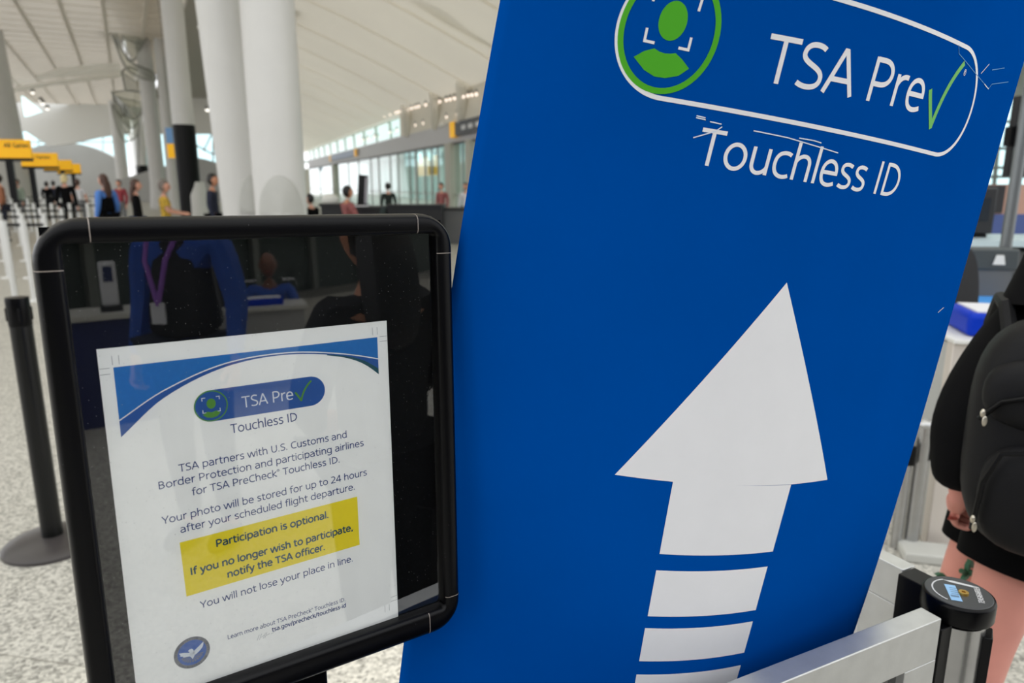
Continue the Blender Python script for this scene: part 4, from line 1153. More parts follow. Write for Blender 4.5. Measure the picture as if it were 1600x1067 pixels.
def person(label, loc, rz, H=1.72, rads=None, skin=SKIN_L, top=None, legs=None, loose=0.0, hair=None, hairm=None, pose=None, seated=False, sleeve=1, vest=None, name='person', fat=1.0, head_turn=0.0, extra=None, fingers=False, hs=1.0, lev=1, group=None, shoes=None):
    k = H / 1.72
    t = thing(name, label, 'person', loc, rz, group)
    J = dict(pelvis=(0, 0, .95), waist=(0, .01, 1.08), chest=(0, .0, 1.27), neckb=(0, -.01, 1.42), neck=(0, .01, 1.50))
    for s, n in ((-1, 'l'), (1, 'r')):
        J.update({n + 'sh': (s * .175, -.01, 1.40), n + 'el': (s * .225, -.03, 1.12), n + 'wr': (s * .235, .05, .87), n + 'ha': (s * .235, .07, .79), n + 'fi': (s * .23, .08, .72),
                  n + 'hip': (s * .095, 0, .90), n + 'kn': (s * .10, .02, .50), n + 'an': (s * .10, -.02, .09), n + 'to': (s * .105, .13, .035)})
    if seated:
        for n in ('l', 'r'):
            s = -1 if n == 'l' else 1
            J[n + 'kn'] = (s * .12, .42, .93); J[n + 'an'] = (s * .12, .42, .50); J[n + 'to'] = (s * .12, .56, .45)
            J[n + 'el'] = (s * .24, .08, 1.14); J[n + 'wr'] = (s * .16, .30, 1.10); J[n + 'ha'] = (s * .14, .37, 1.09); J[n + 'fi'] = (s * .12, .43, 1.08)
    drop = 0.42 if seated else 0
    if pose: J.update(pose)
    J = {n: Vector((p[0] * k, p[1] * k, (p[2] - drop) * k)) for n, p in J.items()}
    r = lambda v: v * k * fat
    rad = dict(pelvis=(r(.150), r(.105)), waist=(r(.130), r(.095)), chest=(r(.150), r(.105)), neckb=r(.060), neck=r(.052))
    for n in ('l', 'r'):
        rad.update({n + 'sh': r(.058), n + 'el': r(.042), n + 'wr': r(.027), n + 'ha': (r(.040), r(.020)), n + 'fi': (r(.026), r(.012)), n + 'hip': r(.088), n + 'kn': r(.056), n + 'an': r(.036), n + 'to': r(.035)})
    if rads: rad.update({n: (tuple(x * k for x in v) if isinstance(v, tuple) else v * k) for n, v in rads.items()})
    E = [('pelvis', 'waist'), ('waist', 'chest'), ('chest', 'neckb'), ('neckb', 'neck')]
    for n in ('l', 'r'):
        E += [('chest', n + 'sh'), (n + 'sh', n + 'el'), (n + 'el', n + 'wr'), (n + 'wr', n + 'ha'), (n + 'ha', n + 'fi'), ('pelvis', n + 'hip'), (n + 'hip', n + 'kn'), (n + 'kn', n + 'an'), (n + 'an', n + 'to')]
    shrink = set()
    if top: shrink |= {'pelvis', 'waist', 'chest', 'lsh', 'rsh'} | ({'lel', 'rel'} if sleeve >= 1 else set())
    if legs: shrink |= {'pelvis', 'lhip', 'rhip', 'lkn', 'rkn'}
    thin = lambda v: tuple(x * .74 for x in v) if isinstance(v, tuple) else v * .74
    nodes = {n: (J[n], thin(rad[n]) if n in shrink else rad[n]) for n in J}
    if fingers:
        for n in fingers:
            s = -1 if n == 'l' else 1
            w = J[n + 'wr']; h = J[n + 'ha']; ax = (h - w).normalized(); side = Vector((0, 1, 0)) - ax * ax.y; side.normalize(); inn = ax.cross(side) * (-s if True else s); inn.normalize()
            if inn.x * s > 0: inn = -inn
            E.remove((n + 'ha', n + 'fi')); del nodes[n + 'fi']
            kh = k * hs
            nodes[n + 'ha'] = (w + ax * .06 * kh, (r(.034 * hs), r(.017 * hs)))
            for i, (off, ln) in enumerate(((-.030, .030), (-.010, .036), (.010, .034), (.029, .028))):
                a = w + ax * .085 * kh + side * off * kh; b1 = a + ax * ln * kh * .9 + inn * .010 * kh; c1 = b1 + ax * ln * kh * .25 + inn * ln * kh * .85; d1 = c1 - ax * ln * .35 * kh + inn * .010 * kh
                for q, pp_, rr in (('a', a, .0105), ('b', b1, .0098), ('c', c1, .009), ('d', d1, .0078)): nodes['%sf%d%s' % (n, i, q)] = (pp_, r(rr * hs))
                E += [(n + 'ha', '%sf%da' % (n, i)), ('%sf%da' % (n, i), '%sf%db' % (n, i)), ('%sf%db' % (n, i), '%sf%dc' % (n, i)), ('%sf%dc' % (n, i), '%sf%dd' % (n, i))]
            a = w + ax * .030 * kh + side * .030 * kh + inn * .008 * kh; b1 = a + ax * .032 * kh + side * .018 * kh + inn * .014 * kh; c1 = b1 + ax * .028 * kh + inn * .010 * kh - side * .004 * kh
            for q, pp_, rr in (('a', a, .014), ('b', b1, .0115), ('c', c1, .009)): nodes['%st%s' % (n, q)] = (pp_, r(rr * hs))
            E += [(n + 'wr', n + 'ta'), (n + 'ta', n + 'tb'), (n + 'tb', n + 'tc')]
    vs, fs = skin_mesh(nodes, E, 'pelvis', lev)
    b = MB(); b.add(vs, fs)
    hc = J['neck'] + Vector((0, .018, .112)) * k
    HM = Matrix.Translation(hc) @ Matrix.Rotation(head_turn, 4, 'Z')
    b.ball((0, 0, 0), (.076 * k, .095 * k, .118 * k), 20, 14, 0, HM, head_fn)
    for s in (-1, 1):
        b.ball((s * .076 * k, -.005 * k, -.005 * k), (.010 * k, .018 * k, .030 * k), 8, 6, 0, HM)
        b.ball((s * .030 * k, .080 * k, .012 * k), (.011 * k, .007 * k, .006 * k), 8, 6, 1, HM)
    b.ball((0, .085 * k, -.055 * k), (.020 * k, .006 * k, .006 * k), 8, 6, 2, HM)
    b.build('body', [skin, EYEM, LIPM], t, recalc=False)
    grow = lambda v, d: tuple(x + (d + loose) * k for x in v) if isinstance(v, tuple) else v + (d + loose) * k
    if top:
        # a garment over trunk and arms
        nd = {n: (J[n], grow(rad[n], .014)) for n in ('pelvis', 'waist', 'chest', 'lsh', 'rsh')}
        nd['pelvis'] = (J['pelvis'] + Vector((0, 0, -.03 * k)), grow(rad['pelvis'], .016))
        nd['neckb'] = (J['neckb'], grow(rad['neckb'], .008))
        ed = [('pelvis', 'waist'), ('waist', 'chest'), ('chest', 'neckb')]
        for n in ('l', 'r'):
            ed.append(('chest', n + 'sh'))
            if sleeve >= 1:
                nd[n + 'el'] = (J[n + 'el'], grow(rad[n + 'el'], .014)); ed.append((n + 'sh', n + 'el'))
                nd[n + 'wr'] = (J[n + 'el'].lerp(J[n + 'wr'], .97), grow(rad[n + 'wr'], .010)); ed.append((n + 'el', n + 'wr'))
            else:
                nd[n + 'mi'] = (J[n + 'sh'].lerp(J[n + 'el'], .72), grow(r(.047), .014)); ed.append((n + 'sh', n + 'mi'))
        b = MB(); b.add(*skin_mesh(nd, ed, 'pelvis', lev)); b.build('top', top, t, recalc=False)
    if vest:
        nd = {n: (J[n], grow(rad[n], .045)) for n in ('pelvis', 'waist', 'chest')}
        nd['up'] = (J['chest'].lerp(J['neckb'], .55), (r(.165), r(.125))); nd['lsv'] = (J['lsh'].lerp(J['chest'], .2) + Vector((0, 0, .01)), r(.085)); nd['rsv'] = (J['rsh'].lerp(J['chest'], .2) + Vector((0, 0, .01)), r(.085))
        b = MB(); b.add(*skin_mesh(nd, [('pelvis', 'waist'), ('waist', 'chest'), ('chest', 'up'), ('up', 'lsv'), ('up', 'rsv')], 'pelvis', 1)); b.build('vest', vest, t, recalc=False)
    if legs:
        nd = {'pelvis': (J['pelvis'], grow(rad['pelvis'], .010))}; ed = []
        for n in ('l', 'r'):
            nd[n + 'hip'] = (J[n + 'hip'], grow(rad[n + 'hip'], .012)); nd[n + 'kn'] = (J[n + 'kn'], grow(rad[n + 'kn'], .014)); nd[n + 'an'] = (J[n + 'an'] + Vector((0, 0, .02 * k)), grow(rad[n + 'an'], .016))
            ed += [('pelvis', n + 'hip'), (n + 'hip', n + 'kn'), (n + 'kn', n + 'an')]
        b = MB(); b.add(*skin_mesh(nd, ed, 'pelvis', lev)); b.build('trousers', legs, t, recalc=False)
    if shoes is not False:
        for n in ('l', 'r'):
            a, c = J[n + 'an'], J[n + 'to']; d = (c - a); d.z = 0
            b = MB(); b.ball((0, 0, 0), (.050 * k, .135 * k, .055 * k), 14, 8, 0, Matrix.Translation(a.lerp(c, .45) + Vector((0, 0, (.05 * k - a.lerp(c, .45).z + min(a.z, c.z) - .03 * k)))) @ Matrix.Rotation(math.atan2(-d.x, d.y), 4, 'Z'), lambda p, q: Vector((p.x, p.y, max(p.z, -.045 * k))))
            b.build('shoe', shoes or BLACKM, t)
    if hair:
        hm = hairm or EYEM
        b = MB()
        def hf(p, q):
            # cap of hair: pulled up above the face
            if q.y > 0.25 and q.z < 0.45: return Vector((p.x * .82, p.y * .70, p.z))
            return p
        b.ball((0, -.012 * k, .018 * k), (.086 * k, .104 * k, .118 * k), 18, 12, 0, HM, hf)
        if hair == 'long':
            b.add(*skin_mesh({'a': (Vector((0, -.055, .04)) * k, (r(.085), r(.06))), 'b': (Vector((0, -.095, -.10)) * k, (r(.10), r(.05))), 'c': (Vector((0, -.11, -.26)) * k, (r(.10), r(.04))), 'd': (Vector((0, -.11, -.36)) * k, (r(.06), r(.03)))}, [('a', 'b'), ('b', 'c'), ('c', 'd')], 'a', 1), M=HM)
        if hair == 'bob':
            b.add(*skin_mesh({'a': (Vector((0, -.05, .03)) * k, (r(.088), r(.06))), 'b': (Vector((0, -.07, -.12)) * k, (r(.085), r(.045)))}, [('a', 'b')], 'a', 1), M=HM)
        b.build('hair', hm, t, recalc=False)
    if extra: extra(t, J, k, HM)
    return t, J, k

CB = mat('cloth_black', (8, 8, 10), 0.85, spec=0.12, var=0.15, vscale=20)
CN = mat('cloth_navy', (24, 30, 52), 0.8, var=0.1, vscale=20)
CJ = mat('cloth_jeans', (44, 62, 96), 0.8, var=0.1, vscale=30)
CBL = mat('cloth_blue', (78, 128, 206), 0.75, var=0.06, vscale=20)
CWH = mat('cloth_white', (216, 216, 220), 0.75)
CGR = mat('cloth_grey', (120, 122, 124), 0.8)
CGN = mat('cloth_sage', (146, 160, 146), 0.8)
CRD = mat('cloth_red', (150, 52, 62), 0.75)
CDG = mat('cloth_dark_green', (34, 44, 40), 0.8)
CRO = mat('cloth_rose', (150, 88, 88), 0.8, var=0.3, vscale=25)
CYE = mat('cloth_floral', (206, 168, 60), 0.75, var=0.55, vscale=22)
HB = mat('hair_dark', (38, 26, 22), 0.5)
HBR = mat('hair_brown', (74, 48, 38), 0.5)
HBL = mat('hair_blonde', (222, 202, 150), 0.5)
HBK = mat('hair_black', (16, 14, 15), 0.45)

def face_to(p, q): return math.atan2(-(q[0] - p[0]), q[1] - p[1])
def far_person(px, hy, Y, label, turn, seated=False, Hc=1.72, **kw):
    z = at(px, hy, Y).z
    top_h = 1.72 + 0.03 if not seated else 1.33
    H = max(min(z / top_h * 1.72, 1.95), 1.45)
    p = Vector((gx(px, Y), Y, 0))
    if seated:
        H = 1.72; p.z = z - 1.33
    return person(label, p, R(turn), H=H, seated=seated, **kw)

def bag_strap(t, J, k, HM): pass
far_person(163, 271, 13.5, 'person in a black vest with blue sleeves and long dark hair, walking', 70, top=CBL, vest=CB, legs=CB, hair='long', hairm=HBR, skin=SKIN_L)
far_person(210, 279, 13.0, 'person in black top and jeans with long brown hair, left of the white columns', -60, top=CB, legs=CJ, hair='long', hairm=HBR)
t_, J_, k_ = far_person(254, 280, 14.0, 'person in a yellow patterned shirt and cap sitting before the white column', -70, seated=True, top=CYE, legs=CGR, hair='short', hairm=mat('cap_grey', (120, 110, 104), 0.7), sleeve=0)
def stool(p, seat_z, label):
    s = thing('stool', label, 'stool', (p.x, p.y, 0))
    MB().lathe([(0.0, seat_z), (0.17, seat_z - 0.005), (0.18, seat_z - 0.05), (0.0, seat_z - 0.05)], 24).build('seat', DARK, s)
    for a in range(4):
        c_, s_ = math.cos(a * PI / 2 + .7), math.sin(a * PI / 2 + .7)
        b = MB(); b.tube([(0.11 * c_, 0.11 * s_, seat_z - 0.05), (0.19 * c_, 0.19 * s_, 0.0)], 0.014, 8); b.build('leg', MULL, s)
stool(t_.location, t_.location.z + 0.42, 'dark stool under the person in the yellow shirt')
far_person(101, 271, 19.0, 'blonde person in a black jacket standing among the queue lanes', 10, top=CB, legs=CB, hair='bob', hairm=HBL)
far_person(121, 279, 23.0, 'person in a white shirt standing beyond the blonde person', 15, top=CWH, legs=CGR, hair='short', hairm=HBR, sleeve=0)
far_person(186, 280, 23.0, 'person in a red top seen between the two walking people', 170, top=CRD, legs=CGR, hair='short', hairm=HB)
far_person(27, 279, 25.0, 'person in a sage green top at the left between two black posts', 160, top=CGN, legs=CGR, hair='short', hairm=HB)
far_person(72, 283, 29.0, 'left one of two distant dark-clothed people under the yellow signs', 0, top=CB, legs=CB, hair='short', hairm=HBK)
far_person(83, 282, 30.5, 'right one of two distant dark-clothed people under the yellow signs', 20, top=CN, legs=CB, hair='short', hairm=HBK)
far_person(-1, 271, 17.9, 'person in a brown top at the very left edge of the view', 120, top=mat('cloth_brown', (150, 96, 70), 0.8), legs=CN, hair='short', hairm=HB)
far_person(331, 270, 13.0, 'person in a navy top looking right, just right of the black clad column', -80, top=CN, legs=CB, hair='short', hairm=HBK, skin=SKIN_M)
far_person(606, 290, 19.0, 'person in dark green standing before the glass front', 30, top=CDG, legs=CB, hair='short', hairm=HBK)
far_person(690, 304, 21.0, 'person in a rose top at the counter left of the tan pillar', 150, Hc=1.6, top=CRO, legs=CB, hair='short', hairm=HB)
far_person(728, 302, 20.0, 'person in a white top at the counter right of the tan pillar', 170, top=CWH, legs=CB, hair='short', hairm=HB)
far_person(484, 302, 17.0, 'person in black sitting just right of the thickest column', 60, seated=True, top=CB, legs=CB, hair='short', hairm=HBK)
t_, J_, k_ = far_person(541, 289, 14.0, 'person in a rose patterned top seated at the desk with the black screen', -55, seated=True, top=CRO, legs=CB, hair='short', hairm=HBK, skin=SKIN_M)
stool(t_.location, t_.location.z + 0.42, 'dark stool under the person in the rose top at the desk')
stool(Vector((gx(484, 17.0), 17.0, 0)), at(484, 302, 17.0).z - 1.33 + 0.42, 'dark stool under the person in black by the thickest column')

# desks before the glass front
def desk(px0, px1, Y, h, label, front, rot=0.0, dep=0.7):
    x0, x1 = gx(px0, Y), gx(px1, Y)
    t = thing('counter', label, 'counter', ((x0 + x1) / 2, Y + dep / 2 + 0.1, 0), rot)
    L = x1 - x0
    MB().box((0, 0, h - 0.03), (L + 0.06, dep + 0.06, 0.06)).build('worktop', DARK, t)
    MB().box((0, -dep / 2 + 0.03, (h - 0.06) / 2), (L, 0.04, h - 0.06)).build('front_panel', front, t)
    for s in (-1, 1): MB().box((s * (L / 2 - 0.02), 0.03, (h - 0.06) / 2), (0.04, dep - 0.08, h - 0.06)).build('side_panel', front, t)
    return t
desk(497, 536, 15.2, 1.02, 'dark counter left of the person in the rose top', DARK)
desk(552, 590, 14.6, 0.98, 'dark desk carrying the tall black screen', DARK)
desk(602, 690, 17.0, 0.95, 'long dark counter in front of the glass front', DARK)
desk(692, 800, 17.4, 0.86, 'grey fronted counter beside the frame corner and the banner', GREYD)
scr = thing('display_screen', 'tall black screen leaning on the dark desk', 'screen', (gx(564, 14.9), 14.9, 0.98), R(-25))
MB().box((0, 0, 0.02), (0.26, 0.2, 0.04)).build('stand', BLACKM, scr); MB().box((0, 0, 0.33), (0.19, 0.08, 0.60), 0, Matrix.Rotation(R(6), 4, 'Y')).build('panel', BLACKM, scr, bevel=0.008)
MB().box((0.096, 0, 0.33), (0.02, 0.084, 0.52), 0, Matrix.Rotation(R(6), 4, 'Y')).build('edge_strip', mat('edge_grey', (170, 166, 176), 0.4), scr)
pad = thing('paper_stack', 'white papers lying on the dark desk by the black screen', 'papers', (gx(560, 14.6) - 0.02, 14.78, 0.98), R(20))
for k in range(3): MB().box((0.02 * k, 0.01 * k, 0.004 + 0.008 * k), (0.3, 0.21, 0.008), 0, Matrix.Rotation(R(7 * k), 4, 'Z')).build('sheet', CWH, pad)
wc = thing('white_seat', 'white rounded seat back behind the dark counter', 'seat', (gx(515, 16.4), 16.4, 0))
MB().ball((0, 0, 1.08), (0.20, 0.12, 0.13), 18, 10).build('backrest', WHITE, wc); MB().cyl((0, 0, 0.02), 0.03, 0.98, 12).build('stem', MULL, wc); MB().lathe([(0.0, 0.03), (0.24, 0.02), (0.25, 0.0)], 24).build('base', MULL, wc)

# ------------------------------------------------------------------ right side: cabinet, tray, gate, counter gear, window
def aim(px, py, Y): return at(px, py, Y)
KX, KY = 1.665, 2.62
cab = thing('kiosk_cabinet', 'pale cabinet with silver frame standing behind the arm of the walker', 'cabinet', (KX, KY, 0), R(-10))
KH = 0.835; KW = 0.62; KD = 0.55; fr = 0.10
for xx in (-fr / 2 + 0.0 + fr, KW - fr / 2):
    pass
MB().box((fr / 2, 0.02, KH / 2), (fr, 0.06, KH)).build('frame_stile', mat('frame_champagne', (214, 206, 198), 0.42, metal=0.3), cab, bevel=0.004)
MB().box((KW - fr / 2, 0.02, KH / 2), (fr, 0.05, KH)).build('frame_stile', MATS['frame_champagne'], cab, bevel=0.004)
MB().box((KW / 2, 0.02, KH - fr / 2), (KW - 2 * fr, 0.05, fr)).build('frame_rail', MATS['frame_champagne'], cab, bevel=0.004)
MB().box((KW / 2, 0.02, 0.15), (KW - 2 * fr, 0.05, 0.12)).build('frame_rail', MATS['frame_champagne'], cab, bevel=0.004)
MB().box((KW / 2, 0.035, KH / 2 + 0.02), (KW - 2 * fr + 0.004, 0.02, KH - 0.3)).build('door_panel', mat('cabinet_panel', (206, 212, 212), 0.4), cab)
MB().box((0.02, KD / 2 + 0.02, KH / 2), (0.03, KD - 0.02, KH - 0.02)).build('side_panel', mat('cabinet_side', (176, 178, 176), 0.45), cab)
MB().box((KW - 0.02, KD / 2 + 0.02, KH / 2), (0.03, KD - 0.02, KH - 0.02)).build('side_panel', MATS['cabinet_side'], cab)
MB().box((KW / 2, KD / 2, KH + 0.008), (KW + 0.01, KD + 0.05, 0.016)).build('worktop', mat('cabinet_top', (222, 222, 218), 0.4), cab, bevel=0.003)
for xx in (fr + 0.007, KW - fr - 0.007): MB().box((xx, 0.0235, KH / 2 + 0.02), (0.014, 0.012, KH - 0.3)).build('door_gap', mat('gap_grey', (96, 98, 98), 0.6), cab)
b = MB(); b.lathe([(0.0, 0.008), (0.02, 0.008), (0.022, 0.0)], 20, 0, Matrix.Translation((fr * 0.5, -0.004, 0.60)) @ Matrix.Rotation(PI / 2, 4, 'X')); b.box((fr * 0.5 + 0.01, -0.016, 0.592), (0.04, 0.008, 0.01), 0, Matrix.Identity(4)); b.build('latch', ALU, cab)
tray = thing('blue_tray', 'royal blue tray with a white sheet resting on the pale cabinet', 'tray', (KX + 0.30, KY + 0.12, KH + 0.016), R(-14))
MB().box((0, 0, 0.045), (0.40, 0.28, 0.09)).build('shell', mat('tray_blue', (0, 50, 180), 0.45, spec=0.15), tray, bevel=0.02)
MB().box((0.0, 0.0, 0.093), (0.33, 0.22, 0.006)).build('sheet', CWH, tray)
# silver posts and latch left of the cabinet
gp = thing('gate_post', 'short silver gate post with black latch left of the pale cabinet', 'gate post', (1.592, 2.60, 0))
MB().cyl((0, 0, 0), 0.028, 0.52, 20).build('pole', STEEL, gp); MB().ball((0, 0, 0.52), (0.033, 0.033, 0.02), 16, 8).build('cap', ALU, gp)
MB().box((0.055, -0.01, 0.43), (0.045, 0.05, 0.12)).build('latch', BLACKM, gp, bevel=0.004)
gp2 = thing('gate_post', 'second thinner silver gate post beside the banner edge', 'gate post', (1.535, 2.60, 0))
MB().cyl((0, 0, 0), 0.02, 0.46, 18).build('pole', STEEL, gp2); MB().box((0.0, -0.01, 0.40), (0.03, 0.05, 0.08)).build('latch', BLACKM, gp2, bevel=0.004)
ft = thing('floor_plate', 'pale square floor plate at the foot of the cabinet', 'floor plate', (1.62, 2.52, 0), R(-14))
MB().box((0, 0, 0.02), (0.2, 0.12, 0.04)).build('block', mat('plate_grey', (190, 190, 184), 0.6), ft, bevel=0.008)
# black arched gate leaf with white edge post
gl = thing('gate_leaf', 'black arched gate leaf with white edge post behind the blue tray', 'gate', tuple(Vector((gx(1520, 3.35), 3.35, 0))), R(8))
arcp = [(-0.10, 0.0), (0.10, 0.0), (0.10, 0.80)] + [(0.0 + 0.10 * math.cos(R(a)) , 0.80 + 0.33 * math.sin(R(a))) for a in range(6, 91, 12)] + [(-0.10, 1.13)]
MB().prism(arcp, -0.02, 0.02, 0, Matrix.Rotation(PI / 2, 4, 'X')).build('leaf', DARK, gl)
b = MB(); b.tube([(-0.145, -0.03, 0), (-0.145, -0.03, 1.02), (-0.135, -0.03, 1.06), (-0.11, -0.03, 1.08)], 0.033, 14); b.build('edge_post', WHITE, gl)
b = MB(); b.box((-0.20, 0.0, 0.5), (0.03, 0.02, 0.9)); b.build('side_strip', mat('strip_cyan', (40, 160, 214), 0.4), gl)
# tall pole with a dark screen
gp3 = thing('screen_pole', 'tall grey steel pole carrying a dark screen before the bright window', 'pole', (gx(1586, 3.9), 3.9, 0))
MB().cyl((0, 0, 0), 0.029, 2.75, 24).build('pole', mat('pole_grey', (120, 124, 126), 0.35, metal=0.6), gp3)
MB().box((0.10, 0.08, 1.67), (0.22, 0.05, 0.42)).build('screen', DARK, gp3, bevel=0.006); MB().box((-0.02, 0.045, 1.67), (0.06, 0.05, 0.1)).build('bracket', BLACKM, gp3)
MB().lathe([(0.12, 0.0), (0.12, 0.012), (0.0, 0.014)], 24).build('base_plate', MULL, gp3)
# machine on a bench
bench = thing('equipment_bench', 'dark equipment bench behind the black gate leaf', 'bench', (3.15, 4.75, 0), R(-6))
MB().box((0, 0, 1.06), (1.5, 0.62, 0.04)).build('worktop', mat('bench_top', (196, 214, 220), 0.3), bench)
MB().box((0, 0.05, 0.50), (1.42, 0.5, 1.0)).build('carcass', GREYD, bench)
for xx in (-0.5, 0.0, 0.5): MB().box((xx, -0.22, 0.72), (0.42, 0.03, 0.3)).build('drawer', mat('drawer_grey', (60, 64, 66), 0.5), bench, bevel=0.004)
mc = thing('scanner_box', 'dark grey scanner box with a small white mark, standing on the bench', 'machine', (2.50, 3.75, 0.0), R(-6))
MB().box((0, 0, 1.04), (0.24, 0.16, 0.11)).build('housing', mat('box_slate', (66, 72, 74), 0.5), mc, bevel=0.01)
MB().prism([(-0.03, 0), (0.03, 0), (0.018, 0.05), (-0.018, 0.05)], 0, 0.004, 0, Matrix.Translation((0.02, -0.084, 1.015)) @ Matrix.Rotation(PI / 2, 4, 'X')).build('mark', WHITE, mc)
MB().box((0, 0.0, 0.4925), (0.2, 0.14, 0.985)).build('pedestal', GREYD, mc)
lb = thing('blue_crate', 'pale blue crate behind the shoulder of the walker', 'crate', (2.35, 3.55, 0), R(-6))
MB().box((0, 0, 0.78), (0.42, 0.3, 0.14)).build('bin', mat('crate_blue', (70, 150, 226), 0.45), lb, bevel=0.01); MB().box((0, 0, 0.352), (0.38, 0.26, 0.70)).build('pedestal', GREYD, lb)
for i, (xx, yy, w, h, m, lbl) in enumerate(((2.55, 4.7, 0.28, 0.22, DARK, 'black device left of the pole on the bench'), (3.0, 4.8, 0.30, 0.30, DARK, 'black device right of the pole on the bench'), (3.62, 4.75, 0.20, 0.14, mat('device_cyan', (90, 180, 216), 0.4), 'pale blue device at the right end of the bench'))):
    d_ = thing('desk_device', lbl, 'device', (xx, yy, 1.08), R(-6 + i * 8))
    MB().box((0, 0, h / 2 + 0.02), (w, 0.2, h)).build('housing', m, d_, bevel=0.012); MB().box((0, 0, 0.01), (w * 0.7, 0.22, 0.02)).build('base', BLACKM, d_)
    MB().box((0, -0.102, h * 0.6), (w * 0.7, 0.01, h * 0.5)).build('display', mat('display_dark', (40, 46, 54), 0.2), d_)
# partition in brick-pink and blue, and the bright window far right
pt_ = thing('low_partition', 'pink and blue low partition under the bright right window', 'partition', (gx(1580, 8.0), 8.0, 0))
MB().box((0, 0, 0.55), (2.4, 0.1, 1.1)).build('lower_panel', mat('part_blue', (66, 84, 140), 0.6), pt_); MB().box((0, 0, 1.26), (2.4, 0.1, 0.32)).build('upper_panel', mat('part_pink', (178, 140, 124), 0.6), pt_)
MB().box((-0.22, -0.06, 1.26), (0.24, 0.02, 0.3)).build('dark_panel', DARK, pt_)
wallpoly('window_6', [(1480, 154), (1720, 154), (1720, 294), (1480, 294)], 18, 0.05, SKYLIT)
b = MB()
for x in (1500, 1543, 1566, 1600, 1640): b.tube([at(x, 154, 17.9), at(x - 14, 300, 17.9)], 0.05, 8)
for y in (190, 232, 262, 276): b.tube([at(1470, y, 17.9), at(1730, y, 17.9)], 0.035, 8)
struct(b.build('trim_12', MULL))
wallpoly('wall_right.002', [(1440, 60), (1800, 60), (1800, 154), (1440, 154)], 17.8, 0.5, mat('head_white', (208, 206, 200), 0.6))
wallpoly('wall_right.003', [(1440, 292), (1800, 292), (1800, 352), (1440, 352)], 17.8, 0.5, mat('sill_beige', (190, 180, 166), 0.6))

# the walker with the backpack
tat = MATS['skin_light']
def walker_extra(t, J, k, HM):
    # shorts
    b = MB()
    for n in 'lr':
        h, q = J[n + 'hip'], J[n + 'kn']; e = .36 if n == 'l' else .47; g = .066 if n == 'l' else .098
        b.tube([h + Vector((0, 0, .10)), h + Vector((0, 0, .03)), h.lerp(q, e * .5), h.lerp(q, e), h.lerp(q, e + .015)], [g * .9, g, g, g * .96, g * .8], 24)
    b.ball(J['pelvis'], (.118, .115, .14), 24, 14)
    b.build('shorts', mat('shorts_black', (6, 6, 8), 0.85, spec=0.1), t)
    b = MB(); b.tube([J['neckb'] + Vector((0, -.02, -.05)), J['neckb'] + Vector((0, -.01, .02)), J['neck'] + Vector((0, 0, -.01))], [.10, .078, .066], 20); b.build('collar', CB, t)
    # leaf tattoo on the back of the left leg
    b = MB()
    inv = Matrix.Rotation(-NRZ, 4, 'Z') @ Matrix.Translation(Vector((-NPX, -NPY, 0)))
    for px, py, rot in ((1505, 893, 25), (1512, 886, 80), (1508, 901, -15), (1517, 895, 45), (1470, 899, 10), (1516, 880, 60)):
        c_ = at(px, py, 1.300 if px > 1480 else 1.32)
        M = inv @ Matrix.Translation(c_) @ Matrix.Rotation(R(30) if px > 1500 else 0, 4, 'Z') @ Matrix.Rotation(R(rot), 4, 'Y') @ Matrix.Rotation(PI / 2, 4, 'X')
        b.prism([(-0.012, 0), (-0.005, -0.005), (0.005, -0.005), (0.013, 0), (0.005, 0.005), (-0.005, 0.005)], -0.004, 0.004, 0, M)
    b.build('leaf_tattoo', mat('tattoo_green', (60, 112, 84), 0.6), t)
WK_ = 1.52 / 1.72
NPX, NPY, NRZ = 1.00, 1.27, R(-32)
def wl(px, py, Y):
    "a joint of the walker, from where it is in the room to his own frame"
    p = at(px, py, Y) - Vector((NPX, NPY, 0))
    return tuple((Matrix.Rotation(-NRZ, 3, 'Z') @ p) / WK_)
def wf(x, y, z): return tuple((Matrix.Rotation(-NRZ, 3, 'Z') @ Vector((x - NPX, y - NPY, z))) / WK_)
WP = dict(lsh=wl(1602, 492, 1.30), lel=wl(1510, 668, 1.22), lwr=wl(1500, 770, 1.22), lha=wl(1493, 792, 1.25), lfi=wl(1493, 815, 1.21),
          lhip=wl(1546, 790, 1.36), lkn=wl(1487, 945, 1.36), lan=wf(.86, 1.44, .10), lto=wf(.92, 1.57, .035), rhip=wl(1612, 800, 1.24), rkn=wl(1548, 985, 1.21), ran=wf(.78, 1.13, .10), rto=wf(.85, 1.27, .035))
wt, WJ, WK = person('walker in a black jacket and shorts with bare legs and a black backpack', (NPX, NPY, 0), NRZ, H=1.52, skin=mat('skin_pink', (224, 152, 138), 0.5, var=0.05, vscale=14), top=CB, hair='bob', hairm=HBR, pose=WP, fingers='l', hs=0.8, lev=2, extra=walker_extra, rads=dict(pelvis=(.112, .095), waist=(.112, .09), lhip=.060, lkn=.045, rkn=.056), fat=1.08, loose=0.016)
bk = thing('backpack', 'black backpack with a front pocket and metal zip pulls, worn by the walker', 'backpack', (0.90, 1.10, 0.82), R(-30))
bk.scale = (0.82, 0.8, 0.8)
BKM = mat('pack_black', (12, 12, 15), 0.6, spec=0.25, var=0.12, vscale=30, bump=0.3, bscale=700)
def sbox(c, d, e=3.2):
    def fn(p, q):
        g = lambda v: math.copysign(abs(v) ** (2 / e), v)
        return Vector((g(q.x) * d[0], g(q.y) * d[1], g(q.z) * d[2]))
    b = MB(); b.ball(c, d, 32, 20, 0, None, fn); return b
sbox((0, 0, 0.24), (0.165, 0.105, 0.25)).build('main_compartment', BKM, bk)
sbox((0, -0.085, 0.135), (0.135, 0.055, 0.12)).build('front_pocket', BKM, bk)
sbox((0, -0.080, 0.345), (0.150, 0.045, 0.08), 2.6).build('top_flap', BKM, bk)
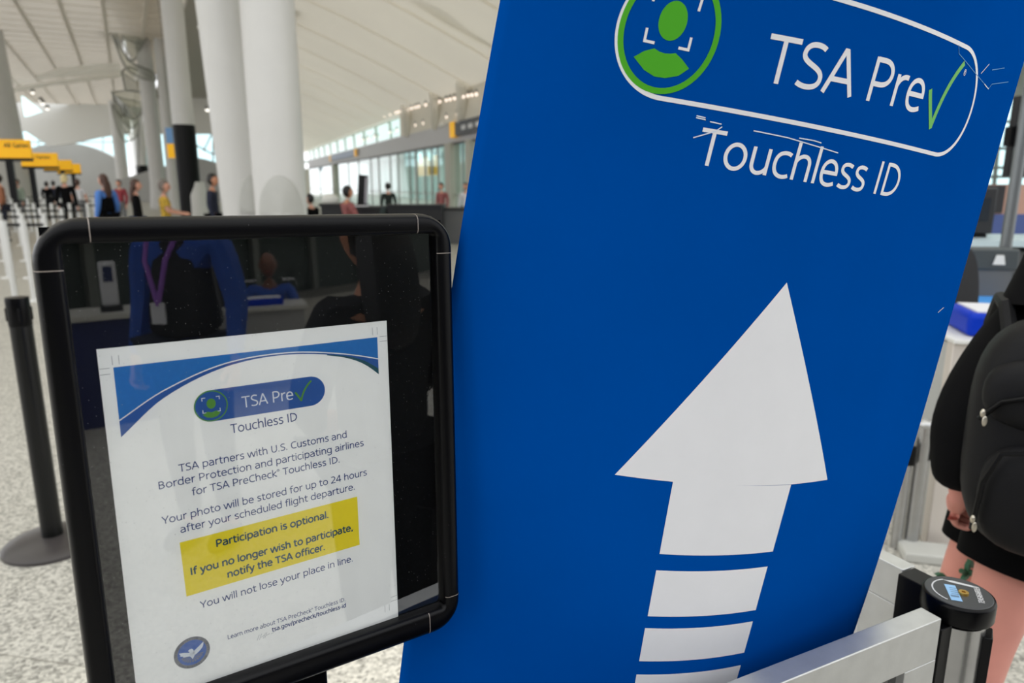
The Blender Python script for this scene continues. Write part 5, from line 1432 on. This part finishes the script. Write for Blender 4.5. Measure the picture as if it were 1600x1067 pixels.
def piping(pts, r_, name, m): 
    b = MB(); b.tube(pts, r_, 8); b.build(name, m, bk)
piping([(-0.137 + 0.0, -0.120, 0.06), (-0.132, -0.136, 0.17), (-0.11, -0.142, 0.235), (-0.04, -0.146, 0.252), (0.05, -0.146, 0.250), (0.12, -0.140, 0.22)], 0.005, 'pocket_zip', BLACKM)
piping([(-0.150, -0.105, 0.29), (-0.12, -0.124, 0.335), (-0.04, -0.130, 0.365), (0.05, -0.130, 0.37), (0.13, -0.118, 0.35)], 0.005, 'flap_zip', BLACKM)
for x, y, z in ((-0.138, -0.130, 0.085), (-0.146, -0.114, 0.305)):
    b = MB(); b.ball((x, y, z), (0.005, 0.005, 0.009), 10, 8); b.ball((x + 0.004, y - 0.004, z - 0.015), (0.0045, 0.002, 0.011), 10, 8); b.build('zip_pull', mat('zip_metal', (208, 200, 184), 0.3, metal=0.9), bk)
for s in (-1, 1):
    b = MB(); b.tube([(s * 0.10, 0.09, 0.42), (s * 0.11, 0.16, 0.485), (s * 0.115, 0.25, 0.49), (s * 0.12, 0.33, 0.42), (s * 0.125, 0.33, 0.26), (s * 0.13, 0.09, 0.08)], 0.016, 8); b.build('shoulder_strap', BKM, bk)

# ------------------------------------------------------------------ the screening desks behind the viewer (seen mirrored in the acrylic)
def mirror(p): return p - EN * (2 * (p - FO).dot(EN))
def behind(px, d, py=288):
    p = mirror(CAM + ray(px, py) * d); return p
UNI = mat('uniform_blue', (40, 84, 176), 0.7, var=0.08, vscale=18)
VESTM = mat('vest_black', (16, 17, 22), 0.75)
def officer_extra(t, J, k, HM):
    b = MB(); c = J['chest']
    b.tube([c + Vector((-.07, .10, .16)), c + Vector((-.05, .165, .04)), c + Vector((-.01, .17, -.14))], .010, 6); b.tube([c + Vector((.07, .10, .16)), c + Vector((.04, .165, .04)), c + Vector((-.01, .17, -.14))], .010, 6)
    b.build('lanyard', mat('lanyard_violet', (150, 96, 190), 0.6), t)
    b = MB(); b.box(c + Vector((-.01, .172, -.17)), (.06, .008, .085)); b.build('badge_card', CWH, t)
o1 = behind(272, 2.9); o1.z = 0
person('standing person in blue shirt, black vest and violet lanyard behind the viewer', o1, face_to(o1, (-0.1, 0.5)) + R(36), H=1.66, skin=SKIN_M, top=UNI, vest=VESTM, legs=CN, hair='short', hairm=HBK, extra=officer_extra, fingers='lr')
def seated_extra(t, J, k, HM):
    for n in ('lsh', 'rsh'):
        b = MB(); b.box(J[n] + Vector((0, 0, .068)), (.11, .06, .012)); b.build('epaulette', CWH, t)
o2 = behind(408, 6.6); o2.z = 0
zs = mirror(CAM + ray(408, 392) * 6.6).z
t_, J_, k_ = person('seated person in a blue uniform shirt with white epaulettes behind the viewer', Vector((o2.x, o2.y, zs - 1.33)), face_to(o2, (-0.1, 0.5)), H=1.72, seated=True, skin=SKIN_D, top=UNI, legs=CN, hair=None, sleeve=0, extra=seated_extra, fingers='lr')
stool(o2, zs - 1.33 + 0.42, 'dark stool under the seated person in the blue uniform shirt')
zt = mirror(CAM + ray(390, 478) * 6.1).z
o3 = behind(372, 6.0)
def rdesk(name, label, c, w, d, h, front, yaw, cat='counter'):
    t = thing(name, label, cat, (c.x, c.y, 0), yaw)
    MB().box((0, 0, h - 0.02), (w, d, 0.04)).build('worktop', mat('desk_pale', (206, 204, 196), 0.45), t, bevel=0.004)
    MB().box((0, d / 2 - 0.06, (h - 0.04) / 2), (w - 0.08, 0.04, h - 0.04)).build('front_panel', front, t)
    for s in (-1, 1): MB().box((s * (w / 2 - 0.05), -0.02, (h - 0.04) / 2), (0.04, d - 0.14, h - 0.04)).build('side_panel', front, t)
    return t
yaw3 = face_to(o3, (-0.1, 0.5))
rdesk('counter', 'pale topped desk in front of the seated person behind the viewer', o3, 0.95, 0.5, max(zt, 0.7), GREYW, yaw3)
bt = thing('blue_tray', 'blue tray with a white rim on the pale desk behind the viewer', 'tray', (o3.x, o3.y, max(zt, 0.7)), yaw3)
MB().box((0.1, 0.06, 0.03), (0.36, 0.24, 0.06)).build('shell', MATS['tray_blue'], bt, bevel=0.01); MB().box((0.1, 0.06, 0.063), (0.32, 0.2, 0.006)).build('sheet', CWH, bt)
lt_ = thing('laptop', 'open black laptop on the pale desk behind the viewer', 'laptop', (o3.x, o3.y, max(zt, 0.7)), yaw3)
MB().box((-0.28, -0.02, 0.01), (0.3, 0.2, 0.02)).build('keyboard', DARK, lt_); MB().box((-0.28, 0.09, 0.12), (0.3, 0.012, 0.22)).build('lid', DARK, lt_)
o4 = behind(112, 5.0)
zc = mirror(CAM + ray(150, 486) * 5.2).z
yaw4 = face_to(o4, (-0.1, 0.5))
rdesk('counter', 'long counter with a navy front behind the viewer', o4, 1.5, 0.6, max(zc, 0.8), mat('front_navy', (34, 44, 96), 0.6), yaw4)
kdp = behind(150, 5.0)
kd = thing('card_reader', 'pale upright reader on the navy fronted counter behind the viewer', 'reader', (kdp.x, kdp.y, max(zc, 0.8)), yaw4)
MB().box((0.0, 0, 0.02), (0.14, 0.14, 0.04)).build('foot', DARK, kd); MB().box((0, 0, 0.2), (0.11, 0.05, 0.32)).build('housing', CWH, kd, bevel=0.015); MB().box((0, 0.028, 0.27), (0.06, 0.006, 0.11)).build('display', mat('display_navy', (40, 50, 90), 0.3), kd)
o5 = behind(582, 1.75); o5.z = 0
person('person in a dark coat with long dark hair, standing close behind the viewer', o5, face_to(o5, (0.1, 0.6)) + R(150), H=1.46, skin=SKIN_M, top=mat('coat_charcoal', (14, 14, 17), 0.85), legs=CB, hair='long', hairm=HBK, fat=1.2, pose=dict(lel=(-.24, .04, 1.12), lwr=(-.12, .20, 1.05), lha=(-.06, .22, 1.05), lfi=(0, .23, 1.05), rel=(.24, .04, 1.12), rwr=(.12, .20, 1.0), rha=(.06, .22, 1.0), rfi=(0, .23, 1.0)))
wm = mat('screen_green_wall', (62, 72, 68), 0.7, var=0.05, vscale=0.6)
struct(MB().box((4.5, -9.2, 1.7), (26, 0.3, 3.4)).build('wall_back', wm, smooth=False))
b = MB()
for k in range(14): b.box((-7 + k * 1.7, -9.0, 1.7), (0.16, 0.1, 3.4))
struct(b.build('trim_13', mat('wall_post_grey', (120, 124, 118), 0.6), smooth=False))
struct(MB().box((4.5, -7.4, 3.45), (26, 3.4, 0.1)).build('shade_canopy', GREYD, smooth=False))  # unseen canopy added to darken the desks mirrored in the acrylic

# unseen membrane roof over the near hall, its open bay shaped to throw the sun patch
MEM = bpy.data.materials.new('roof_membrane'); MEM.use_nodes = True
struct_roof = MB()
HX0, HX1, HY0, HY1 = -4.4 + 2.07, -0.15 + 2.07, 0.9 + 6.16, 3.1 + 6.16
for x0, x1, y0, y1 in ((-30, HX0, 1, 17), (HX1, 30, 1, 17), (HX0, HX1, 1, HY0), (HX0, HX1, HY1, 17)):
    struct_roof.add([(x0, y0, HC), (x1, y0, HC), (x1, y1, HC), (x0, y1, HC)], [(0, 1, 2, 3)])
struct(struct_roof.build('ceiling.004', mat('membrane', (236, 234, 226), 0.6), smooth=False))
def translucent(m, fac):
    nt = m.node_tree; out = nt.nodes['Material Output']; b_ = nt.nodes['Principled BSDF']
    tr = nt.nodes.new('ShaderNodeBsdfTranslucent')
    lk = b_.inputs['Base Color'].links
    if lk: nt.links.new(lk[0].from_socket, tr.inputs[0])
    else: tr.inputs[0].default_value = b_.inputs['Base Color'].default_value
    mx = nt.nodes.new('ShaderNodeMixShader'); mx.inputs[0].default_value = fac
    nt.links.new(b_.outputs[0], mx.inputs[1]); nt.links.new(tr.outputs[0], mx.inputs[2]); nt.links.new(mx.outputs[0], out.inputs['Surface'])
translucent(MATS['membrane'], 0.6)
translucent(MATS['ceiling_cream'], 0.17)
translucent(MATS['vault_seam'], 0.6)
translucent(MATS['ceiling_white'], 0.5)
translucent(MATS['vault_cream'], 0.2)
